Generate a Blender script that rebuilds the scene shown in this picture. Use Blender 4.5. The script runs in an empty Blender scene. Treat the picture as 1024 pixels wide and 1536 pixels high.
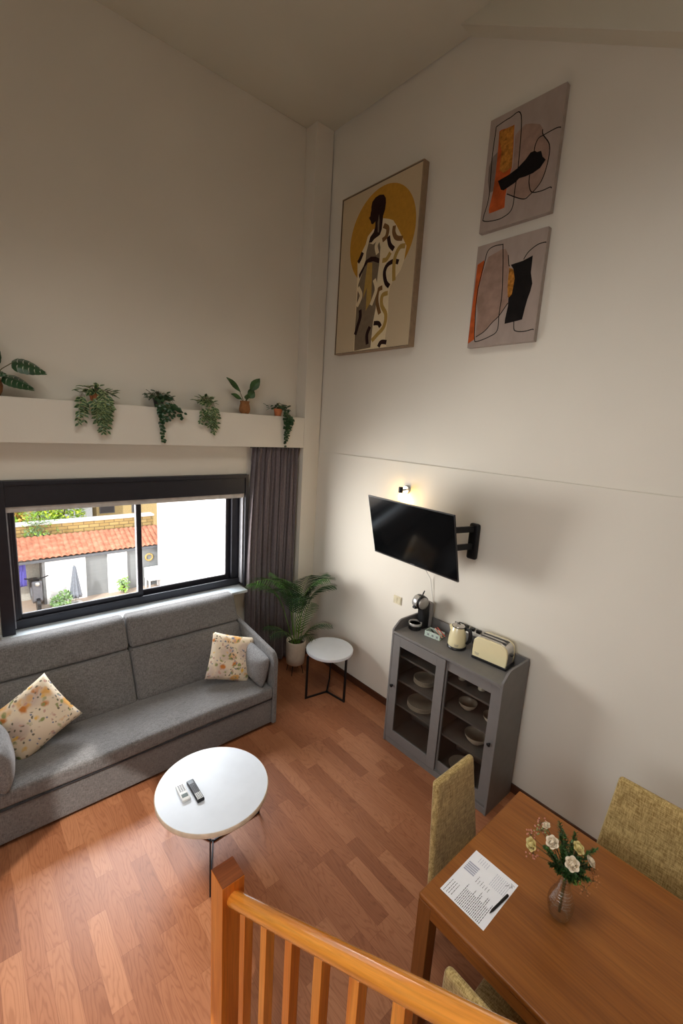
import bpy, bmesh, math, random
from math import sin, cos, pi, sqrt, radians, atan2
from mathutils import Vector, Matrix, Euler

random.seed(7)
SC = bpy.context.scene
COL = SC.collection

# ------------------------------------------------------------------ mesh builder
class MB:
    def __init__(s):
        s.v = []; s.f = []; s.m = []; s.T = Matrix.Identity(4); s.mi = 0
    def add(s, vs, fs):
        o = len(s.v)
        s.v += [tuple(s.T @ Vector(p)) for p in vs]
        for f in fs:
            s.f.append([i + o for i in f]); s.m.append(s.mi)
        return s
    def box(s, x0, x1, y0, y1, z0, z1):
        return s.add([(x0,y0,z0),(x1,y0,z0),(x1,y1,z0),(x0,y1,z0),(x0,y0,z1),(x1,y0,z1),(x1,y1,z1),(x0,y1,z1)],
              [(3,2,1,0),(4,5,6,7),(0,1,5,4),(1,2,6,5),(2,3,7,6),(3,0,4,7)])
    def rbox(s, x0, x1, y0, y1, z0, z1, r=.02, n=8, fn=None):
        """rounded box; fn deforms each point"""
        c = Vector(((x0+x1)/2, (y0+y1)/2, (z0+z1)/2)); h = Vector(((x1-x0)/2, (y1-y0)/2, (z1-z0)/2))
        r = min(r, h.x, h.y, h.z)
        def axis(hh):
            k = [-hh + r*(1-cos(t*pi/8)) for t in range(0, 5)] if r > 0 else [-hh]
            k = [-hh, -hh+r*.15, -hh+r*.45, -hh+r]
            mid = [(-hh+r) + (2*(hh-r))*i/n for i in range(1, n)]
            return k + mid + [-a for a in reversed(k)]
        ax = [axis(h.x), axis(h.y), axis(h.z)]
        idx = {}; vs = []; fs = []
        def vert(i, j, k):
            key = (i, j, k)
            if key not in idx:
                p = Vector((ax[0][i], ax[1][j], ax[2][k]))
                q = Vector((max(-h.x+r, min(h.x-r, p.x)), max(-h.y+r, min(h.y-r, p.y)), max(-h.z+r, min(h.z-r, p.z))))
                d = p - q
                if d.length > 1e-9: p = q + d.normalized()*r
                p = p + c
                if fn: p = Vector(fn(p))
                idx[key] = len(vs); vs.append(tuple(p))
            return idx[key]
        N = [len(a) for a in ax]
        for (a, b, w) in ((0,1,2),(1,2,0),(2,0,1)):
            for side in (0, N[w]-1):
                for i in range(N[a]-1):
                    for j in range(N[b]-1):
                        q = []
                        for (di, dj) in ((0,0),(1,0),(1,1),(0,1)):
                            t = [0,0,0]; t[a] = i+di; t[b] = j+dj; t[w] = side
                            q.append(vert(*t))
                        if side == 0: q.reverse()
                        fs.append(q)
        return s.add(vs, fs)
    def tube(s, pts, r, seg=10, cap=True, flat=1.0):
        pts = [Vector(p) for p in pts]; n = len(pts)
        rr = r if isinstance(r, (list, tuple)) else [r]*n
        vs = []; fs = []
        t0 = (pts[1]-pts[0]).normalized()
        up = Vector((0,0,1)) if abs(t0.z) < .9 else Vector((0,1,0))
        a = t0.cross(up).normalized()
        for i, p in enumerate(pts):
            t = (pts[min(i+1, n-1)] - pts[max(i-1, 0)]).normalized()
            a = (a - t*a.dot(t)).normalized(); b = t.cross(a)
            for k in range(seg):
                th = 2*pi*k/seg
                vs.append(tuple(p + (a*cos(th) + b*sin(th)*flat)*rr[i]))
        for i in range(n-1):
            for k in range(seg):
                k2 = (k+1) % seg
                fs.append((i*seg+k, i*seg+k2, (i+1)*seg+k2, (i+1)*seg+k))
        if cap:
            fs.append(tuple(range(seg-1, -1, -1))); fs.append(tuple((n-1)*seg+k for k in range(seg)))
        return s.add(vs, fs)
    def lathe(s, prof, seg=32, c=(0,0,0), cap=True, ripple=None):
        vs = []; fs = []
        for (r, z) in prof:
            for k in range(seg):
                th = 2*pi*k/seg
                rr = r if not ripple else ripple(r, z, th)
                vs.append((c[0]+rr*cos(th), c[1]+rr*sin(th), c[2]+z))
        n = len(prof)
        for i in range(n-1):
            for k in range(seg):
                k2 = (k+1) % seg
                fs.append((i*seg+k, i*seg+k2, (i+1)*seg+k2, (i+1)*seg+k))
        if cap:
            if prof[0][0] > 1e-5: fs.append(tuple(range(seg-1, -1, -1)))
            if prof[-1][0] > 1e-5: fs.append(tuple((n-1)*seg+k for k in range(seg)))
        return s.add(vs, fs)
    def prism(s, poly, axis, t0, t1):
        """poly: 2D outline in the other two axes (in x,y,z order)"""
        n = len(poly)
        def P(a, b, t):
            return (t,a,b) if axis == 0 else ((a,t,b) if axis == 1 else (a,b,t))
        vs = [P(a, b, t0) for a, b in poly] + [P(a, b, t1) for a, b in poly]
        fs = [tuple(range(n)), tuple(range(2*n-1, n-1, -1))]
        for i in range(n):
            j = (i+1) % n; fs.append((i, i+n, j+n, j))
        return s.add(vs, fs)
    def grid(s, fn, nu, nv, closeu=False):
        vs = [tuple(fn(i/nu, j/nv)) for i in range(nu+(0 if closeu else 1)) for j in range(nv+1)]
        fs = []
        for i in range(nu):
            for j in range(nv):
                i2 = (i+1) % nu if closeu else i+1
                fs.append((i*(nv+1)+j, i2*(nv+1)+j, i2*(nv+1)+j+1, i*(nv+1)+j+1))
        return s.add(vs, fs)
    def ball(s, c, r, seg=12, rings=8, sc=(1,1,1)):
        pr = [(max(1e-4, sin(pi*i/rings)), -cos(pi*i/rings)) for i in range(rings+1)]
        vs = []; fs = []
        for (a, z) in pr:
            for k in range(seg):
                th = 2*pi*k/seg
                vs.append((c[0]+a*cos(th)*r*sc[0], c[1]+a*sin(th)*r*sc[1], c[2]+z*r*sc[2]))
        for i in range(rings):
            for k in range(seg):
                k2 = (k+1) % seg
                fs.append((i*seg+k, i*seg+k2, (i+1)*seg+k2, (i+1)*seg+k))
        return s.add(vs, fs)
    def build(s, name, mats, parent=None, smooth=False, bevel=0, seg=2, loc=None, rot=None, solid=0, subsurf=0, fix=True):
        me = bpy.data.meshes.new(name)
        me.from_pydata(s.v, [], s.f)
        if not isinstance(mats, (list, tuple)): mats = [mats]
        for m in mats: me.materials.append(m)
        for p, mi in zip(me.polygons, s.m): p.material_index = mi
        if fix:
            bm = bmesh.new(); bm.from_mesh(me)
            bmesh.ops.recalc_face_normals(bm, faces=bm.faces[:]); bm.to_mesh(me); bm.free()
        if smooth:
            me.polygons.foreach_set('use_smooth', [True]*len(me.polygons))
            if smooth != 'all':
                bm = bmesh.new(); bm.from_mesh(me)
                for e in bm.edges:
                    if len(e.link_faces) == 2 and e.calc_face_angle(0) > radians(40): e.smooth = False
                bm.to_mesh(me); bm.free()
        me.update()
        o = bpy.data.objects.new(name, me); COL.objects.link(o)
        if parent: o.parent = parent
        if loc: o.location = loc
        if rot: o.rotation_euler = rot
        if bevel:
            b = o.modifiers.new('bevel', 'BEVEL'); b.width = bevel; b.segments = seg; b.limit_method = 'ANGLE'; b.angle_limit = radians(40); b.harden_normals = False
            if not smooth: me.polygons.foreach_set('use_smooth', [True]*len(me.polygons)); w = o.modifiers.new('wn', 'WEIGHTED_NORMAL'); w.keep_sharp = True
        if solid:
            m = o.modifiers.new('solid', 'SOLIDIFY'); m.thickness = solid; m.offset = 0
        if subsurf:
            m = o.modifiers.new('sub', 'SUBSURF'); m.levels = subsurf; m.render_levels = subsurf
        return o

def thing(name, label, cat, loc=(0,0,0), rot=(0,0,0), group=None):
    o = bpy.data.objects.new(name, None); COL.objects.link(o)
    o.location = loc; o.rotation_euler = rot; o.empty_display_size = .05
    o['label'] = label; o['category'] = cat
    if group: o['group'] = group
    return o
def tag(o, label, cat, group=None):
    o['label'] = label; o['category'] = cat
    if group: o['group'] = group
    return o
def struct(o, label=None):
    o['kind'] = 'structure'
    if label: o['label'] = label
    return o
def copy_tree(o, parent=None):
    c = o.copy(); COL.objects.link(c); c.parent = parent
    for ch in [k for k in KIDS.get(o.name, [])]: copy_tree(ch, c)
    return c
KIDS = {}
def note_kids():
    KIDS.clear()
    for o in bpy.data.objects:
        if o.parent: KIDS.setdefault(o.parent.name, []).append(o)

# ------------------------------------------------------------------ materials
def lin(c):
    return tuple(((x/255/12.92) if x/255 <= .04045 else ((x/255+.055)/1.055)**2.4) for x in c) + (1,)
class NT:
    def __init__(s, name):
        s.m = bpy.data.materials.new(name); s.m.use_nodes = True; s.t = s.m.node_tree; s.t.nodes.clear()
        s.out = s.t.nodes.new('ShaderNodeOutputMaterial'); s.b = s.t.nodes.new('ShaderNodeBsdfPrincipled')
        s.t.links.new(s.b.outputs[0], s.out.inputs[0])
    def n(s, typ, **kw):
        x = s.t.nodes.new(typ)
        for k, v in kw.items(): setattr(x, k, v)
        return x
    def l(s, a, b): s.t.links.new(a, b)
    def set(s, **kw):
        for k, v in kw.items(): s.b.inputs[k.replace('_', ' ')].default_value = v
    def coord(s, scale=(1,1,1), rot=(0,0,0), kind='Object'):
        tc = s.n('ShaderNodeTexCoord'); mp = s.n('ShaderNodeMapping')
        mp.inputs['Scale'].default_value = scale; mp.inputs['Rotation'].default_value = rot
        s.l(tc.outputs[kind], mp.inputs[0]); return mp.outputs[0]
    def noise(s, vec, scale, detail=3, rough=.5, dist=0):
        x = s.n('ShaderNodeTexNoise'); x.inputs['Scale'].default_value = scale; x.inputs['Detail'].default_value = detail
        x.inputs['Roughness'].default_value = rough; x.inputs['Distortion'].default_value = dist
        s.l(vec, x.inputs['Vector']); return x.outputs[0]
    def ramp(s, fac, stops, interp='LINEAR'):
        x = s.n('ShaderNodeValToRGB'); x.color_ramp.interpolation = interp
        e = x.color_ramp.elements
        while len(e) < len(stops): e.new(.5)
        for el, (p, c) in zip(e, stops): el.position = p; el.color = c
        s.l(fac, x.inputs[0]); return x.outputs[0]
    def mix(s, fac, a, b, mode='MIX'):
        x = s.n('ShaderNodeMix', data_type='RGBA', blend_type=mode)
        for sock, v in ((x.inputs[0], fac), (x.inputs[6], a), (x.inputs[7], b)):
            if isinstance(v, (float, int)): sock.default_value = v
            elif isinstance(v, tuple): sock.default_value = v
            else: s.l(v, sock)
        return x.outputs[2]
    def math(s, op, a, b=0.0):
        x = s.n('ShaderNodeMath', operation=op)
        for i, v in enumerate((a, b)):
            if isinstance(v, (float, int)): x.inputs[i].default_value = v
            else: s.l(v, x.inputs[i])
        return x.outputs[0]
    def bump(s, h, strength=.2, dist=.01):
        x = s.n('ShaderNodeBump'); x.inputs['Strength'].default_value = strength; x.inputs['Distance'].default_value = dist
        s.l(h, x.inputs['Height']); s.l(x.outputs[0], s.b.inputs['Normal'])
    def col(s, c):
        if isinstance(c, tuple): s.b.inputs['Base Color'].default_value = c
        else: s.l(c, s.b.inputs['Base Color'])

def plain(name, rgb, rough=.5, metal=0, var=.12, nscale=20, bump=0, spec=.5, coat=0, stretch=(1,1,1)):
    t = NT(name); c = lin(rgb)
    v = t.coord(stretch); n = t.noise(v, nscale)
    dk = tuple(x*(1-var) for x in c[:3]) + (1,); lt = tuple(min(1, x*(1+var)) for x in c[:3]) + (1,)
    t.col(t.ramp(n, [(.3, dk), (.7, lt)]))
    t.set(Roughness=rough, Metallic=metal, Specular_IOR_Level=spec, Coat_Weight=coat)
    if bump: t.bump(n, bump, .004)
    return t.m

def plaster(name, rgb, rough=.9):
    t = NT(name); v = t.coord(); c = lin(rgb)
    a = t.noise(v, 1.3, 2); b = t.noise(v, 160, 4, .6)
    t.col(t.ramp(a, [(.3, tuple(x*.95 for x in c[:3])+(1,)), (.7, c)]))
    t.set(Roughness=rough, Specular_IOR_Level=.15); t.bump(b, .22, .003); return t.m

def wood(name, c_dark, c_mid, c_light, axis=1, scale=1.0, rough=.4, coat=0., knots=False, fine=1.0):
    """long-grained wood; axis = grain direction in object space"""
    t = NT(name)
    st = [9*scale, 9*scale, 9*scale]; st[axis] = .7*scale
    v = t.coord(tuple(st)); n1 = t.noise(v, 1.2, 4, .55, .6)
    st2 = [90*fine]*3; st2[axis] = 3*fine
    v2 = t.coord(tuple(st2)); n2 = t.noise(v2, 1.5, 3, .6)
    base = t.ramp(n1, [(.28, lin(c_dark)), (.5, lin(c_mid)), (.72, lin(c_light))])
    f = t.ramp(n2, [(.35, (.72,.72,.72,1)), (.6, (1,1,1,1))])
    c = t.mix(.8, base, f, 'MULTIPLY')
    if knots:
        vo = t.n('ShaderNodeTexVoronoi'); vo.inputs['Scale'].default_value = 1
        st3 = [7]*3; st3[axis] = 3.2
        t.l(t.coord(tuple(st3)), vo.inputs['Vector'])
        k = t.ramp(vo.outputs['Distance'], [(.04, (.16,.06,.02,1)), (.14, (1,1,1,1))])
        c = t.mix(.85, c, k, 'MULTIPLY')
    t.col(c); t.set(Roughness=rough, Coat_Weight=coat, Coat_Roughness=.06, Specular_IOR_Level=.4)
    t.bump(n2, .08, .002); return t.m

def floor_mat():
    t = NT('laminate_strips')
    tc = t.n('ShaderNodeTexCoord'); sep = t.n('ShaderNodeSeparateXYZ'); t.l(tc.outputs['Object'], sep.inputs[0])
    W = .097; L = .52
    xs = t.math('DIVIDE', sep.outputs[0], W); xi = t.math('FLOOR', xs)
    wn = t.n('ShaderNodeTexWhiteNoise', noise_dimensions='1D'); t.l(xi, wn.inputs['W'])
    off = t.math('MULTIPLY', wn.outputs['Value'], 5.0)
    ys = t.math('ADD', t.math('DIVIDE', sep.outputs[1], L), off); yi = t.math('FLOOR', ys)
    cmb = t.n('ShaderNodeCombineXYZ'); t.l(xi, cmb.inputs[0]); t.l(yi, cmb.inputs[1])
    w2 = t.n('ShaderNodeTexWhiteNoise', noise_dimensions='3D'); t.l(cmb.outputs[0], w2.inputs['Vector'])
    # grain, shifted for every strip
    sc = t.n('ShaderNodeVectorMath', operation='SCALE'); t.l(w2.outputs['Color'], sc.inputs[0]); sc.inputs['Scale'].default_value = 7
    ad = t.n('ShaderNodeVectorMath', operation='ADD'); t.l(tc.outputs['Object'], ad.inputs[0]); t.l(sc.outputs[0], ad.inputs[1])
    lx = t.math('ADD', t.math('SUBTRACT', t.math('FRACT', xs), .5), t.math('MULTIPLY', t.math('SUBTRACT', w2.outputs['Value'], .5), .7))
    ly = t.math('MULTIPLY', t.math('ADD', t.math('SUBTRACT', t.math('FRACT', ys), .5), t.math('MULTIPLY', wn.outputs['Value'], .3)), .8)
    lv = t.n('ShaderNodeCombineXYZ'); t.l(lx, lv.inputs[0]); t.l(ly, lv.inputs[1])
    so = t.n('ShaderNodeVectorMath', operation='SCALE'); t.l(w2.outputs['Color'], so.inputs[0]); so.inputs['Scale'].default_value = 20
    nv = t.n('ShaderNodeVectorMath', operation='ADD'); t.l(lv.outputs[0], nv.inputs[0]); t.l(so.outputs[0], nv.inputs[1])
    nn = t.n('ShaderNodeTexNoise'); nn.inputs['Scale'].default_value = 2.2; nn.inputs['Detail'].default_value = 2; t.l(nv.outputs[0], nn.inputs['Vector'])
    ds = t.n('ShaderNodeVectorMath', operation='SCALE'); t.l(nn.outputs['Color'], ds.inputs[0]); ds.inputs['Scale'].default_value = .7
    gv = t.n('ShaderNodeVectorMath', operation='ADD'); t.l(lv.outputs[0], gv.inputs[0]); t.l(ds.outputs[0], gv.inputs[1])
    gs = t.n('ShaderNodeVectorMath', operation='SUBTRACT'); t.l(gv.outputs[0], gs.inputs[0]); gs.inputs[1].default_value = (.45, .45, .45)
    g = t.n('ShaderNodeTexWave', wave_type='RINGS', rings_direction='Z'); g.inputs['Scale'].default_value = 2.3; g.inputs['Distortion'].default_value = .6
    t.l(gs.outputs[0], g.inputs['Vector'])
    mp2 = t.n('ShaderNodeMapping'); mp2.inputs['Scale'].default_value = (95, 4, 1); t.l(ad.outputs[0], mp2.inputs[0])
    fine = t.noise(mp2.outputs[0], 1.3, 3, .6)
    base = t.ramp(w2.outputs['Value'], [(0, lin((138,86,57))), (.3, lin((149,95,64))), (.65, lin((157,102,70))), (1, lin((169,114,80)))])
    gr = t.ramp(g.outputs[0], [(0, (.70,.62,.56,1)), (.30, (.95,.93,.92,1)), (1, (1.0,1.0,1.0,1))])
    c = t.mix(.6, base, gr, 'MULTIPLY')
    c = t.mix(.38, c, t.ramp(fine, [(.3, (.72,.68,.64,1)), (.62, (1,1,1,1))]), 'MULTIPLY')
    fx = t.math('FRACT', xs); fy = t.math('FRACT', ys)
    ex = t.math('MINIMUM', fx, t.math('SUBTRACT', 1.0, fx)); ey = t.math('MULTIPLY', t.math('MINIMUM', fy, t.math('SUBTRACT', 1.0, fy)), L/W)
    e = t.math('MINIMUM', ex, ey)
    c = t.mix(.6, c, t.ramp(e, [(0, (.55,.45,.4,1)), (.02, (1,1,1,1))]), 'MULTIPLY')
    t.col(c); t.set(Roughness=.42, Specular_IOR_Level=.4)
    t.bump(fine, .05, .002); return t.m

def fabric(name, c1, c2, scale=220, bump=.35, mott=None, rough=.95, sheen=.3):
    t = NT(name)
    a = t.noise(t.coord((.13, 1, 1)), scale, 2); b = t.noise(t.coord((1, .35, .13)), scale, 2)
    m = t.math('MULTIPLY', t.math('ADD', a, b), .5)
    c = t.ramp(m, [(.38, lin(c1)), (.62, lin(c2))])
    if mott:
        c = t.mix(.6, c, t.ramp(t.noise(t.coord(), mott, 3), [(.3, (.8,.8,.8,1)), (.7, (1,1,1,1))]), 'MULTIPLY')
    t.col(c); t.set(Roughness=rough, Specular_IOR_Level=.15, Sheen_Weight=sheen, Sheen_Roughness=.5)
    t.bump(m, bump, .002); return t.m

def floral(name, seed=0.):
    t = NT(name); v = t.coord((1,1,1)); 
    ad = t.n('ShaderNodeVectorMath', operation='ADD'); t.l(v, ad.inputs[0]); ad.inputs[1].default_value = (seed, seed*.7, seed*1.3)
    nz = t.n('ShaderNodeTexNoise'); nz.inputs['Scale'].default_value = 14; t.l(ad.outputs[0], nz.inputs['Vector'])
    w = t.n('ShaderNodeVectorMath', operation='SCALE'); t.l(nz.outputs['Color'], w.inputs[0]); w.inputs['Scale'].default_value = .07
    wv = t.n('ShaderNodeVectorMath', operation='ADD'); t.l(ad.outputs[0], wv.inputs[0]); t.l(w.outputs[0], wv.inputs[1])
    c = lin((226,208,182))
    def blot(scale, thr, soft, col, prev, off):
        o = t.n('ShaderNodeVectorMath', operation='ADD'); t.l(wv.outputs[0], o.inputs[0]); o.inputs[1].default_value = (off, off*2, off)
        vo = t.n('ShaderNodeTexVoronoi'); vo.inputs['Scale'].default_value = scale; t.l(o.outputs[0], vo.inputs['Vector'])
        f = t.ramp(vo.outputs['Distance'], [(thr, (1,1,1,1)), (thr+soft, (0,0,0,1))])
        # only some of the cells carry a blot
        sp = t.n('ShaderNodeSeparateColor'); t.l(vo.outputs['Color'], sp.inputs[0])
        g = t.math('MULTIPLY', f, t.math('GREATER_THAN', sp.outputs[0], .42))
        return t.mix(g, prev, lin(col))
    c = blot(6.5, .34, .22, (204,184,168), c, 1.7)
    c = blot(7.5, .26, .16, (220,166,98), c, .3)
    c = blot(9.5, .15, .14, (196,122,62), c, .31)
    c = blot(11, .12, .12, (228,180,84), c, 6.3)
    c = blot(18, .22, .14, (146,148,98), c, 3.1)
    c = blot(30, .20, .12, (116,108,92), c, 5.3)
    c = blot(22, .18, .12, (196,156,140), c, 8.9)
    c = blot(27, .18, .10, (130,132,146), c, 12.1)
    t.col(c); t.set(Roughness=.95, Specular_IOR_Level=.1)
    t.bump(t.noise(v, 300, 2), .2, .001); return t.m

def glass_mat(name, tint=(1,1,1,1), gloss=.06, rough=.0):
    """thin clear pane: mostly transparent with a weak mirror reflection"""
    t = NT(name); t.t.nodes.remove(t.b)
    tr = t.n('ShaderNodeBsdfTransparent'); tr.inputs[0].default_value = tint
    gl = t.n('ShaderNodeBsdfGlossy'); gl.inputs['Roughness'].default_value = rough
    lw = t.n('ShaderNodeLayerWeight'); lw.inputs[0].default_value = .5
    fc = t.math('ADD', t.math('MULTIPLY', t.math('POWER', lw.outputs['Facing'], 3.5), .55), gloss)
    mx = t.n('ShaderNodeMixShader'); t.l(fc, mx.inputs[0]); t.l(tr.outputs[0], mx.inputs[1]); t.l(gl.outputs[0], mx.inputs[2])
    t.l(mx.outputs[0], t.out.inputs[0]); return t.m

def emit(name, rgb, st):
    t = NT(name); t.set(Base_Color=(0,0,0,1), Emission_Color=lin(rgb), Emission_Strength=st)
    return t.m

M = {}
M['wall'] = plaster('wall_plaster', (223,217,205))
M['ceil'] = plaster('ceiling_plaster', (212,208,193))
M['floor'] = floor_mat()
M['base'] = wood('baseboard_wood', (62,36,24), (82,48,32), (98,60,40), axis=1, rough=.45)
M['frame'] = plain('window_aluminium', (40,40,48), .38, .3, .08)
M['seal'] = plain('window_seal', (150,150,155), .4, .2)
M['blind'] = plain('blind_slat', (196,190,184), .7)
M['sill'] = plain('sill_stone', (196,204,208), .35, 0, .05, 30)
M['glass'] = glass_mat('window_glass', gloss=.03)
M['cabglass'] = glass_mat('cabinet_glass', (.86,.86,.84,1), gloss=.02)
M['sofa'] = fabric('sofa_fabric', (96,92,90), (132,129,127), 260, .35, 5)
M['piping'] = plain('sofa_piping', (44,42,44), .9)
M['bolster'] = fabric('bolster_fabric', (106,104,103), (144,141,140), 260, .35, 5)
M['curtain'] = fabric('curtain_fabric', (100,91,94), (126,116,119), 300, .2, 3, .9, .4)
M['floral_a'] = floral('floral_fabric', 0.0)
M['floral_b'] = floral('floral_fabric_two', 3.7)
M['white'] = plain('white_lacquer', (218,222,228), .35, 0, .03, 8)
M['edge'] = plain('cream_edge', (226,208,184), .5)
M['blackmetal'] = plain('black_metal', (22,22,25), .45, .4)
M['blackplastic'] = plain('black_plastic', (18,18,20), .35)
M['screen'] = plain('tv_screen', (6,7,9), .10, 0, .02, 5, spec=.35)
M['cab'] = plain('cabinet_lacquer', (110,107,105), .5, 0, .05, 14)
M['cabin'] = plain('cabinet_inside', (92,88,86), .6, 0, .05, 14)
M['knob'] = plain('dark_knob', (20,18,18), .3, .6)
M['table'] = wood('oak_veneer', (132,76,27), (152,91,36), (168,105,45), axis=1, scale=.7, rough=.42, fine=.8)
M['pine'] = wood('varnished_pine', (200,112,32), (228,146,54), (240,170,78), axis=1, scale=1.0, rough=.22, coat=1.0, knots=True)
M['pinez'] = wood('varnished_pine_upright', (196,104,34), (220,130,46), (234,154,66), axis=2, scale=1.2, rough=.3, coat=.4, knots=False)
M['pinetop'] = wood('pine_end_grain', (96,48,22), (122,62,28), (140,76,36), axis=0, scale=2, rough=.4)
M['chair'] = fabric('chair_weave', (144,118,68), (206,180,122), 210, .5, 9, .95, .2)
M['leaf'] = plain('leaf_green', (52,84,40), .45, 0, .35, 18)
M['leafdark'] = plain('leaf_dark_green', (40,72,42), .32, 0, .35, 18)
M['leafpale'] = plain('leaf_pale_edge', (150,166,112), .5, 0, .25, 30)
M['leafbright'] = plain('leaf_bright', (104,148,54), .35, 0, .3, 14)
M['palmleaf'] = plain('palm_leaf', (64,104,46), .35, 0, .3, 10)
M['stem'] = plain('stem_brown', (92,84,50), .7)
M['terracotta'] = plain('terracotta', (196,118,74), .8, 0, .12, 40, .3)
M['basket'] = plain('woven_basket', (146,98,56), .85, 0, .35, 60, .6, stretch=(1,1,4))
M['potwhite'] = plain('pot_white', (214,206,192), .6, 0, .06, 30)
M['soil'] = plain('soil', (48,36,28), 1)
M['cream'] = plain('cream_enamel', (226,214,172), .22, 0, .03, 6, coat=.6)
M['steel'] = plain('brushed_steel', (200,196,190), .3, .85, .06, 40)
M['silver'] = plain('silver_plastic', (178,176,172), .3, .5)
M['whiteplastic'] = plain('white_plastic', (232,230,226), .4, 0, .03)
M['beigeplastic'] = plain('beige_plastic', (206,196,166), .5)
M['crock'] = plain('stoneware', (228,216,198), .3, 0, .05, 20, coat=.3)
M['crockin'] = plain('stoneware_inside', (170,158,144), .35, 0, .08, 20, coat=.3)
M['paper'] = plain('paper', (246,247,252), .8, 0, .02)
M['ink'] = plain('ink', (60,60,72), .9)
M['inklight'] = plain('ink_light', (176,178,196), .9)
M['petal'] = plain('petal_white', (238,226,204), .7, 0, .06, 60)
M['petaly'] = plain('petal_cream', (226,212,150), .7, 0, .08, 60)
M['pink'] = plain('berry_pink', (206,140,122), .7, 0, .15, 80)
M['pinkw'] = plain('sachet_red', (186,72,62), .6)
M['label_green'] = plain('basket_paint', (176,190,178), .7, 0, .2, 90)
M['gray'] = plain('grey_print', (120,120,124), .7)

# ------------------------------------------------------------------ camera
yaw, pitch, roll, F = .7287, -.1894, .0601, 662.37
CAM = Vector((-3.1722, -3.8772, 2.7906))
f = Vector((sin(yaw)*cos(pitch), cos(yaw)*cos(pitch), sin(pitch)))
r0 = Vector((cos(yaw), -sin(yaw), 0)); u0 = r0.cross(f)
r = cos(roll)*r0 + sin(roll)*u0; u = -sin(roll)*r0 + cos(roll)*u0
cd = bpy.data.cameras.new('camera'); cam = bpy.data.objects.new('camera', cd); COL.objects.link(cam)
cd.sensor_fit = 'HORIZONTAL'; cd.sensor_width = 36; cd.lens = F*36/1024; cd.clip_start = .05; cd.clip_end = 200
mw = Matrix(((r.x, u.x, -f.x, CAM.x), (r.y, u.y, -f.y, CAM.y), (r.z, u.z, -f.z, CAM.z), (0,0,0,1)))
cam.matrix_world = mw
SC.camera = cam

# ------------------------------------------------------------------ room shell
HC = 5.716; XL = -4.7; YB = -6.0; YW = .25      # ceiling height, left wall, rear wall, window-wall plane
SL = .548; YS = -1.415                          # sloping roof starts at YS going down towards the rear
def zs(y): return HC if y > YS else HC - SL*(YS - y)
struct(MB().box(XL-.2, .2, YB-.2, .45, -.15, 0).build('floor', M['floor']))
# wall with the pictures: lower part stands 12 mm proud of the upper part
b = MB().prism([(YB-.2, 0), (.45, 0), (.45, 2.505), (YB-.2, 2.505)], 0, 0, .2)
b.prism([(YB-.2, 2.505), (.45, 2.505), (.45, HC+.1), (YB-.2, HC+.1)], 0, .013, .2)
struct(b.build('wall_right', M['wall']))
LY0, LY1, LZ0, LZ1 = -4.3, -2.0, 1.4, 3.0      # second window, added out of view in the left wall for side light
b = MB(); b.box(XL-.2, XL, YB-.2, LY0, 0, HC+.1); b.box(XL-.2, XL, LY1, .45, 0, HC+.1)
b.box(XL-.2, XL, LY0, LY1, 0, LZ0); b.box(XL-.2, XL, LY0, LY1, LZ1, HC+.1)
struct(b.build('wall_left', M['wall']))
w2 = bpy.data.objects.new('added_window', None); COL.objects.link(w2); struct(w2, 'added dark framed window in the left wall, out of view')
b = MB()
for q in ((LY0, LY0+.05, LZ0, LZ1), (LY1-.05, LY1, LZ0, LZ1), (LY0+.05, LY1-.05, LZ0, LZ0+.05), (LY0+.05, LY1-.05, LZ1-.05, LZ1)):
    b.box(XL-.12, XL-.06, *q)
b.build('window_frame', M['frame'], w2)
MB().box(XL-.094, XL-.088, LY0+.05, LY1-.05, LZ0+.05, LZ1-.05).build('glass_pane', M['glass'], w2)
struct(MB().box(XL, 0, YB-.2, YB, 0, zs(YB)+.05).build('wall_front', M['wall']))
# window wall: opening, beam with plant ledge, niche back, corner pier
WX0, WX1, WZ0, WZ1 = -2.985, -.855, 1.03, 2.25
b = MB()
b.box(XL, WX0, YW, .45, 0, 2.54)
b.box(WX1, -.22, YW, .45, 0, 2.54)
b.box(WX0, WX1, YW, .45, 0, WZ0-.03)
b.box(WX0, WX1, YW, .45, WZ1, 2.54)
b.box(XL, -.22, .13, .45, 2.54, 2.866)
b.box(XL, -.21, .30, .45, 2.866, HC)
struct(b.build('wall_back', M['wall'], bevel=.004))
struct(MB().box(-.22, .0, .13, .45, 0, HC).build('pillar', M['wall'], bevel=.004))
# ceiling: flat strip and the outline of the added light panel
KX0, KX1, KY0, KY1 = -3.95, -1.55, -3.4, -1.9
b = MB(); b.box(XL, .0, YS, .45, HC, HC+.1)
def slab(x0, x1, y0, y1):
    b.add([(x0,y0,zs(y0)),(x1,y0,zs(y0)),(x1,y1,zs(y1)),(x0,y1,zs(y1)),(x0,y0,zs(y0)+.1),(x1,y0,zs(y0)+.1),(x1,y1,zs(y1)+.1),(x0,y1,zs(y1)+.1)],
          [(3,2,1,0),(4,5,6,7),(0,1,5,4),(1,2,6,5),(2,3,7,6),(3,0,4,7)])
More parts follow.
